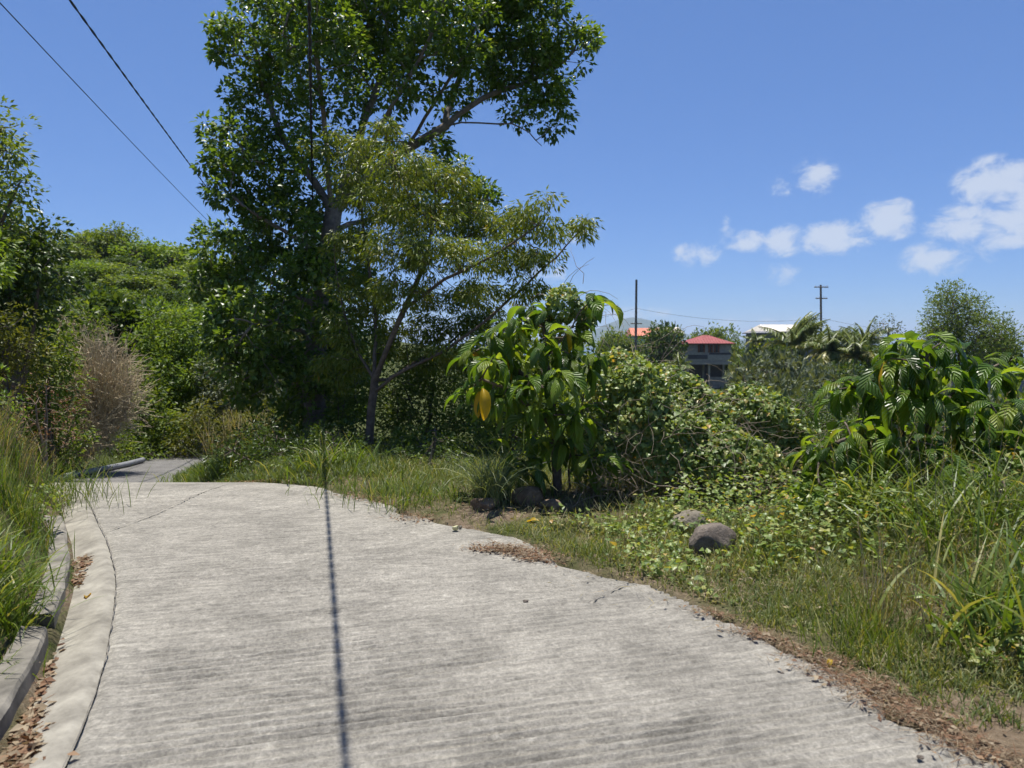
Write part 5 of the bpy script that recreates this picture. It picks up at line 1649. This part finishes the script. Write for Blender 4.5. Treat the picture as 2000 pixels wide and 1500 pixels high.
# ---------------------------------------------------------------- coconut palms
def frond_mesh(L, arch0, arch1, mat, ph, wind=0.0):
    n = 26
    t = np.linspace(0, 1, n)
    th = arch0 + (arch1 - arch0) * t
    y = np.concatenate([[0], np.cumsum(np.cos(th[1:]))]) * L / n
    z = np.concatenate([[0], np.cumsum(np.sin(th[1:]))]) * L / n
    mid = np.stack([wind * t * t * L, y, z], -1)
    P, A, U, Ll = [], [], [], []
    for i in range(3, n):
        for s_ in (-1, 1):
            for q in range(2):
                P.append(mid[i] + R.normal(0, .01, 3)); A.append(np.array([s_ * .75 + wind, .55, -.55 - .3 * R.random()])); U.append(np.array([0, 0, 1.]) + R.normal(0, .2, 3))
                Ll.append(L * .26 * math.sin(math.pi * (.12 + .84 * t[i])) * R.uniform(.8, 1.1))
    V, Fc, k = leaf_batch(np.array(P), np.array(A), np.array(U), np.array(Ll), .17, 'quad')
    rn = R.random(len(Fc))
    w_ = np.interp(t, [0, 1], [.05, .012])
    Vm = np.concatenate([np.stack([mid[:, 0] - w_, mid[:, 1], mid[:, 2]], -1), np.stack([mid[:, 0] + w_, mid[:, 1], mid[:, 2]], -1), np.stack([mid[:, 0], mid[:, 1], mid[:, 2] - w_], -1)])
    f2 = []
    for i in range(n - 1):
        for a_i, b_i in ((0, 1), (1, 2), (2, 0)):
            f2.append((a_i * n + i, b_i * n + i, b_i * n + i + 1, a_i * n + i + 1))
    return mesh_np('frond', np.concatenate([V, Vm]), np.concatenate([Fc, np.array(f2) + len(V)]), mat, attr=np.concatenate([rn, np.full(len(f2), .9)]))


FG_ = [frond_mesh(1, rad(a0), rad(a1), MT['frond_green'], 0) for a0, a1 in ((75, 20), (60, -25), (45, -55), (25, -80), (70, -10))]
FW_ = [frond_mesh(1, rad(a0), rad(a1), MT['frond_green'], 0, .35) for a0, a1 in ((80, 40), (75, 25), (65, 5))]
FY_ = [frond_mesh(1, rad(a0), rad(a1), MT['frond_yellow'], 0) for a0, a1 in ((40, -80), (25, -95), (50, -60))]


def palm(label, px, py, Y, L, n, yellow=.3, windy=False):
    c = at(px, py, Y)
    b = np.array([c[0] + R.uniform(-.3, .3), Y, H1(c[0], Y)])
    t = thing('coconut_palm', label, 'palm', b, 'coconut palms across the valley')
    part('trunk', tubes_mesh('trunk', polytube(smooth_poly([b - [0, 0, .2], (b + c) / 2 + [.25, 0, 0], c], .6), .17, .12), MT['bark_grey'], 8), t)
    for k in range(n):
        low = k / n
        src = FY_ if (R.random() < yellow and low > .35) else FW_ if windy else FG_
        me = src[int(R.integers(len(src)))] if src is not FG_ else FG_[min(4, int(low * 5))]
        o = link('frond', me, t)
        o.matrix_parent_inverse = Matrix.Translation(t.location).inverted()
        az = k * 2.4 + R.uniform(-.3, .3)
        if windy:
            az = R.uniform(-1.9, 0.4) if k % 3 else R.uniform(0, 6.28)
        l = L * R.uniform(.8, 1.1)
        o.matrix_basis = Matrix.Translation(Vector(c)) @ Matrix.Rotation(az, 4, 'Z') @ Matrix.Rotation(rad(R.uniform(-12, 12)), 4, 'X') @ Matrix.Diagonal((l, l, l, 1))
    return t


palm('windblown coconut palm with dark upright fronds in front of the cream roof', 1545, 676, 74, 4.3, 22, .08, True)
palm('coconut palm with yellowing drooping fronds right of the windblown one', 1622, 690, 70, 3.7, 24, .5)
palm('rightmost coconut palm with yellow drooping fronds', 1672, 700, 68, 3.7, 24, .55)
palm('coconut palm behind the yellowing pair, mostly green', 1690, 675, 78, 3.9, 22, .15)
palm('coconut palm between the windblown palm and the tilted pole', 1590, 676, 80, 3.8, 22, .2)
palm('low young palm with yellow arching fronds beside the red-roofed house', 1462, 722, 62, 2.7, 14, .7)
put_tree('mid', 1482, 652, 82, 24, 'tree in front of the grey wall of the cream-roofed house', 'trees across the valley', 'valley_tree')
put_tree('dark', 1525, 658, 80, 26, 'dark tree left of the windblown palm', 'trees across the valley', 'valley_tree')
palm('small palm at the left of the cream-roofed house', 1478, 668, 82, 2.0, 12, .3)
palm('pale-fronded low palm below the windblown one', 1585, 748, 55, 1.9, 12, .6)
palm('young banana-like palm left of the red-roofed house', 1325, 722, 60, 2.0, 12, .1)


# ---------------------------------------------------------------- houses
def boxm(name, x0, x1, y0, y1, z0, z1, mat, parent):
    V = [(x, y, z) for z in (z0, z1) for y in (y0, y1) for x in (x0, x1)]
    Fc = np.array([(0, 2, 3, 1), (4, 5, 7, 6), (0, 1, 5, 4), (2, 6, 7, 3), (0, 4, 6, 2), (1, 3, 7, 5)])
    return part(name, mesh_np(name, V, Fc, MT[mat]), parent)


def hip_roof(name, x0, x1, y0, y1, z0, z1, ridge, mat, parent, th=.12):
    xm0, xm1, ym = x0 + (x1 - x0) * ridge, x1 - (x1 - x0) * ridge, (y0 + y1) / 2
    V = [(x0, y0, z0), (x1, y0, z0), (x1, y1, z0), (x0, y1, z0), (xm0, ym, z1), (xm1, ym, z1), (x0, y0, z0 - th), (x1, y0, z0 - th), (x1, y1, z0 - th), (x0, y1, z0 - th)]
    Fc = [(0, 1, 5, 4), (2, 3, 4, 5), (1, 2, 5, 5), (3, 0, 4, 4), (6, 7, 1, 0), (7, 8, 2, 1), (8, 9, 3, 2), (9, 6, 0, 3), (9, 8, 7, 6)]
    me = bpy.data.meshes.new(name)
    me.from_pydata(V, [], [tuple(dict.fromkeys(f)) for f in Fc])
    me.materials.append(MT[mat])
    r = part(name, me, parent)
    # standing seams of the sheeting on the front slope
    nse = int((x1 - x0) / .4)
    e = []
    for i in range(1, nse):
        x = x0 + (x1 - x0) * i / nse
        f = min(1, min((x - x0) / max(xm0 - x0, .01), (x1 - x) / max(x1 - xm1, .01)))
        e.append((np.array([x, y0, z0 + .01]), np.array([x, y0 + (ym - y0) * f, z0 + (z1 - z0) * f + .01]), .025, .025))
    link('seams', tubes_mesh('seams', e, MT[mat], 4), r)
    return r


def zpx(py, Y):
    return at(1000, py, Y)[2]


# red-roofed house on stilts
Y0 = 104.0
xs = lambda px, Y=Y0: at(px, 700, Y)[0]
hx0, hx1 = xs(1342), xs(1428)
h = thing('house', 'weathered board house on concrete stilts with a red hipped roof', 'house', ((hx0 + hx1) / 2, Y0, zpx(760, Y0)))
zf, ze = zpx(707, Y0), zpx(672, Y0)
boxm('wall', hx0, hx1, Y0, Y0 + 4, zf + .003, ze, 'wall_greyboard', h)
hip_roof('roof', xs(1336), xs(1433), Y0 - .6, Y0 + 4.6, zpx(670.5, Y0), zpx(654.5, Y0), .44, 'roof_red', h)
boxm('floor_beam', hx0 - .1, hx1 + .1, Y0 - .12, Y0 + 4.1, zf - .35, zf, 'wall_paleboard', h)
for (a, b_, p0, p1, mt) in ((1344, 1382, 693, 701, 'darkboard_and_void'), (1382, 1428, 694, 704, 'wall_paleboard'), (1344, 1376, 688, 693, 'wall_paleboard'), (1344, 1352, 674, 679, 'wall_paleboard'), (1344, 1362, 680, 684, 'wall_paleboard'), (1416, 1428, 674, 688, 'wall_paleboard'), (1344, 1382, 702, 706, 'wall_paleboard'), (1385, 1427, 689, 692.5, 'darkboard_and_void')):
    boxm('board_panel', xs(a), xs(b_), Y0 - .05, Y0 - .003, zpx(p1, Y0), zpx(p0, Y0), mt, h)
for (a, b_) in ((1363, 1376), (1383, 1391), (1394, 1404)):
    wv = boxm('window', xs(a), xs(b_), Y0 - .07, Y0 - .004, zpx(688, Y0), zpx(673.5, Y0), 'window_glass', h)
    for (q0, q1) in ((a - .3, a + 2.6), (b_ - 2.6, b_ + .3)):
        s_ = boxm('shutter', xs(q0), xs(q1), Y0 - .14, Y0 - .075, zpx(688.3, Y0), zpx(673.2, Y0), 'shutter_brown', h)
for px in (1345, 1386.5, 1427):
    for dy in (.2, 3.4):
        boxm('column', xs(px - 1.8), xs(px + 1.8), Y0 + dy, Y0 + dy + .3, zpx(762, Y0), zf - .352, 'wall_paleboard', h)
boxm('void_shade_sheet', hx0 + .2, hx1 - .2, Y0 + 3.8, Y0 + 3.97, zpx(762, Y0), zf - .352, 'darkboard_and_void', h)  # dark sheet standing in for the shade in the open void below the floor
boxm('foundation_wall', xs(1384), xs(1432), Y0 - .5, Y0 - .25, zpx(765, Y0), zpx(736, Y0), 'wall_block', h)
# other houses
Y1 = 128.0
xs1 = lambda px: at(px, 700, Y1)[0]
h = thing('house', 'turquoise house with orange roof behind the lone pole', 'house', (xs1(1262), Y1, zpx(690, Y1)))
boxm('wall', xs1(1236), xs1(1292), Y1, Y1 + 8, zpx(700, Y1), zpx(656.5, Y1), 'wall_turquoise', h)
hip_roof('roof', xs1(1232), xs1(1296), Y1 - .6, Y1 + 8.6, zpx(656, Y1), zpx(640, Y1), .05, 'roof_orange', h)
boxm('window', xs1(1262), xs1(1270), Y1 - .05, Y1 - .003, zpx(668, Y1), zpx(660, Y1), 'window_glass', h)
h = thing('house', 'white-roofed house with turquoise door beside the upright dark tree', 'house', (xs1(1325), Y1 + 3, zpx(690, Y1)))
boxm('wall', xs1(1300), xs1(1339), Y1 + 3, Y1 + 10, zpx(700, Y1), zpx(652, Y1), 'wall_white', h)
boxm('door', xs1(1328), xs1(1334), Y1 + 2.94, Y1 + 2.997, zpx(668, Y1), zpx(654, Y1), 'wall_turquoise', h)
hip_roof('roof', xs1(1297), xs1(1343), Y1 + 2.4, Y1 + 10.6, zpx(651, Y1), zpx(638, Y1), .04, 'roof_cream', h)
Y2 = 90.0
xs2 = lambda px: at(px, 700, Y2)[0]
h = thing('house', 'grey-walled house with cream gabled roof behind the windblown palm', 'house', (xs2(1540), Y2, zpx(690, Y2)))
boxm('wall', xs2(1466), xs2(1512), Y2, Y2 + 2, zpx(720, Y2), zpx(650, Y2), 'wall_slate', h)
boxm('wall', xs2(1514), xs2(1603), Y2 + 2.2, Y2 + 9, zpx(720, Y2), zpx(647.5, Y2), 'wall_slate', h)
hip_roof('roof', xs2(1502), xs2(1605), Y2 + 1.0, Y2 + 9.5, zpx(647, Y2), zpx(632.5, Y2), .08, 'roof_cream', h)
hip_roof('lean_to_roof', xs2(1460), xs2(1518), Y2 - .6, Y2 + 2.3, zpx(650, Y2), zpx(646.5, Y2), .1, 'wall_slate', h)
boxm('window', xs2(1482), xs2(1492), Y2 - .05, Y2 - .003, zpx(668, Y2), zpx(656, Y2), 'window_glass', h)
# white house up the slope behind the trees
Y3 = 52.0
xs3 = lambda px: at(px, 700, Y3)[0]
h = thing('house', 'white house wall glimpsed through a gap in the tallest tree', 'house', (xs3(610), Y3, H1(xs3(610), Y3)))
boxm('wall', xs3(585), xs3(637), Y3, Y3 + 6, H1(xs3(610), Y3) - 1, zpx(462, Y3), 'wall_white', h)
V = [(xs3(583), Y3 - .3, zpx(462, Y3)), (xs3(641), Y3 - .3, zpx(462, Y3)), (xs3(641), Y3 + 6.3, zpx(462, Y3)), (xs3(583), Y3 + 6.3, zpx(462, Y3)), (xs3(612), Y3 - .3, zpx(432, Y3)), (xs3(612), Y3 + 6.3, zpx(432, Y3))]
me = bpy.data.meshes.new('roof'); me.from_pydata(V, [], [(0, 1, 4), (2, 3, 5), (1, 2, 5, 4), (3, 0, 4, 5), (3, 2, 1, 0)]); me.materials.append(MT['wall_white'])
part('roof', me, h)
boxm('window', xs3(600), xs3(612), Y3 - .05, Y3 - .003, zpx(500, Y3), zpx(475, Y3), 'window_glass', h)
# block wall glimpsed at right
Y4 = 46.0
h = thing('block_wall', 'grey block wall glimpsed through the glossy bush at right', 'wall', (at(1910, 760, Y4)[0], Y4, H1(at(1910, 760, Y4)[0], Y4)))
wx0, wz0, wz1 = at(1860, 760, Y4)[0], zpx(742, Y4) - 2.2, zpx(742, Y4)
rows = int((wz1 - wz0) / .2)
bme = None
for i in range(rows):
    for j in range(14):
        if bme is None:
            V = [(x_, y_, z_) for z_ in (0, .188) for y_ in (0, .15) for x_ in (0, .388)]
            bme = mesh_np('block', V, np.array([(0, 2, 3, 1), (4, 5, 7, 6), (0, 1, 5, 4), (2, 6, 7, 3), (0, 4, 6, 2), (1, 3, 7, 5)]), MT['wall_block'])
        o = link('block', bme, h)
        o.matrix_parent_inverse = Matrix.Translation(h.location).inverted()
        o.location = (wx0 + j * .4 + (.2 if i % 2 else 0), Y4 + R.uniform(-.006, .006), wz0 + i * .2)
boxm('mortar_core', wx0, wx0 + 5.6, Y4 + .02, Y4 + .13, wz0, wz0 + rows * .2 - .02, 'wall_block', h)

# far poles and wires
Y5 = 92.0
pA = at(1243, 547, Y5); pB = at(1603, 557, Y5 + 4)
pole('lone wooden utility pole with a small crossarm, left of the red-roofed house', pA[0], Y5, H1(pA[0], Y5), pA[2], .16, [(zpx(632, Y5), .7)], 0, False)
pole('wooden utility pole with two crossarms, above the cream roof', pB[0] + .5, Y5 + 4, H1(pB[0], Y5 + 4), pB[2], .15, [(zpx(561, Y5 + 4), .9), (zpx(583, Y5 + 4), .75)], .5)


def span(label, a, b, sag, r=.014):
    t_ = np.linspace(0, 1, 24)
    pts = [a + (b - a) * q - np.array([0, 0, sag * 4 * q * (1 - q)]) for q in t_]
    return link('power_line', tubes_mesh('power_line', polytube(pts, r, r), MT['cable_black'], 4), None, label, 'cable')


span('sagging wire between the two far poles', at(1243, 602, Y5), at(1606, 622, Y5 + 4), .9)
span('wire running from the lone pole out to the left', at(1243, 602, Y5), at(1020, 640, Y5 + 20), .6)
span('wire running from the two-armed pole out to the right', at(1606, 622, Y5 + 4), at(1900, 668, Y5 + 10), .3)

# hazy mountain on the horizon
YM = 5200.0
prof = [(1060, 668), (1110, 660), (1150, 648), (1185, 632), (1205, 624), (1228, 620), (1250, 621), (1272, 628), (1292, 640), (1330, 652), (1400, 660), (1520, 664)]
pxs = np.linspace(1060, 1520, 90)
V, Fc = [], []
nd = 14
for j in range(nd + 1):
    f = j / nd
    for px in pxs:
        top = np.interp(px, [a for a, _ in prof], [b_ for _, b_ in prof])
        c = at(px, 700, YM)
        zt = zpx(top, YM)
        hgt = (zt + 55) * math.sin(math.pi * f) + 12 * float(vnoise(np.array([[px * .06, f * 5]]), 1, 5)[0]) * math.sin(math.pi * f)
        V.append((c[0], YM + (f - .5) * 1600, -58 + hgt))
k = len(pxs)
for j in range(nd):
    for i in range(k - 1):
        Fc.append((j * k + i, j * k + i + 1, (j + 1) * k + i + 1, (j + 1) * k + i))
link('mountain', mesh_np('mountain', V, np.array(Fc), MT['mountain_green'], smooth=True), kind='structure')

# sea air
hz, nt = newmat('haze')
pv = N(nt, 'ShaderNodeVolumePrincipled')
pv.inputs['Color'].default_value = (.68, .82, 1.0, 1)
pv.inputs['Density'].default_value = 1.4e-4
pv.inputs['Anisotropy'].default_value = .2
o = N(nt, 'ShaderNodeOutputMaterial')
nt.links.new(pv.outputs[0], o.inputs['Volume'])
V = [(x, y, z) for z in (-64, 190) for y in (-27000, 27000) for x in (-27000, 27000)]
link('haze', mesh_np('haze', V, np.array([(0, 2, 3, 1), (4, 5, 7, 6), (0, 1, 5, 4), (2, 6, 7, 3), (0, 4, 6, 2), (1, 3, 7, 5)]), hz), kind='stuff')

bpy.context.view_layer.update()
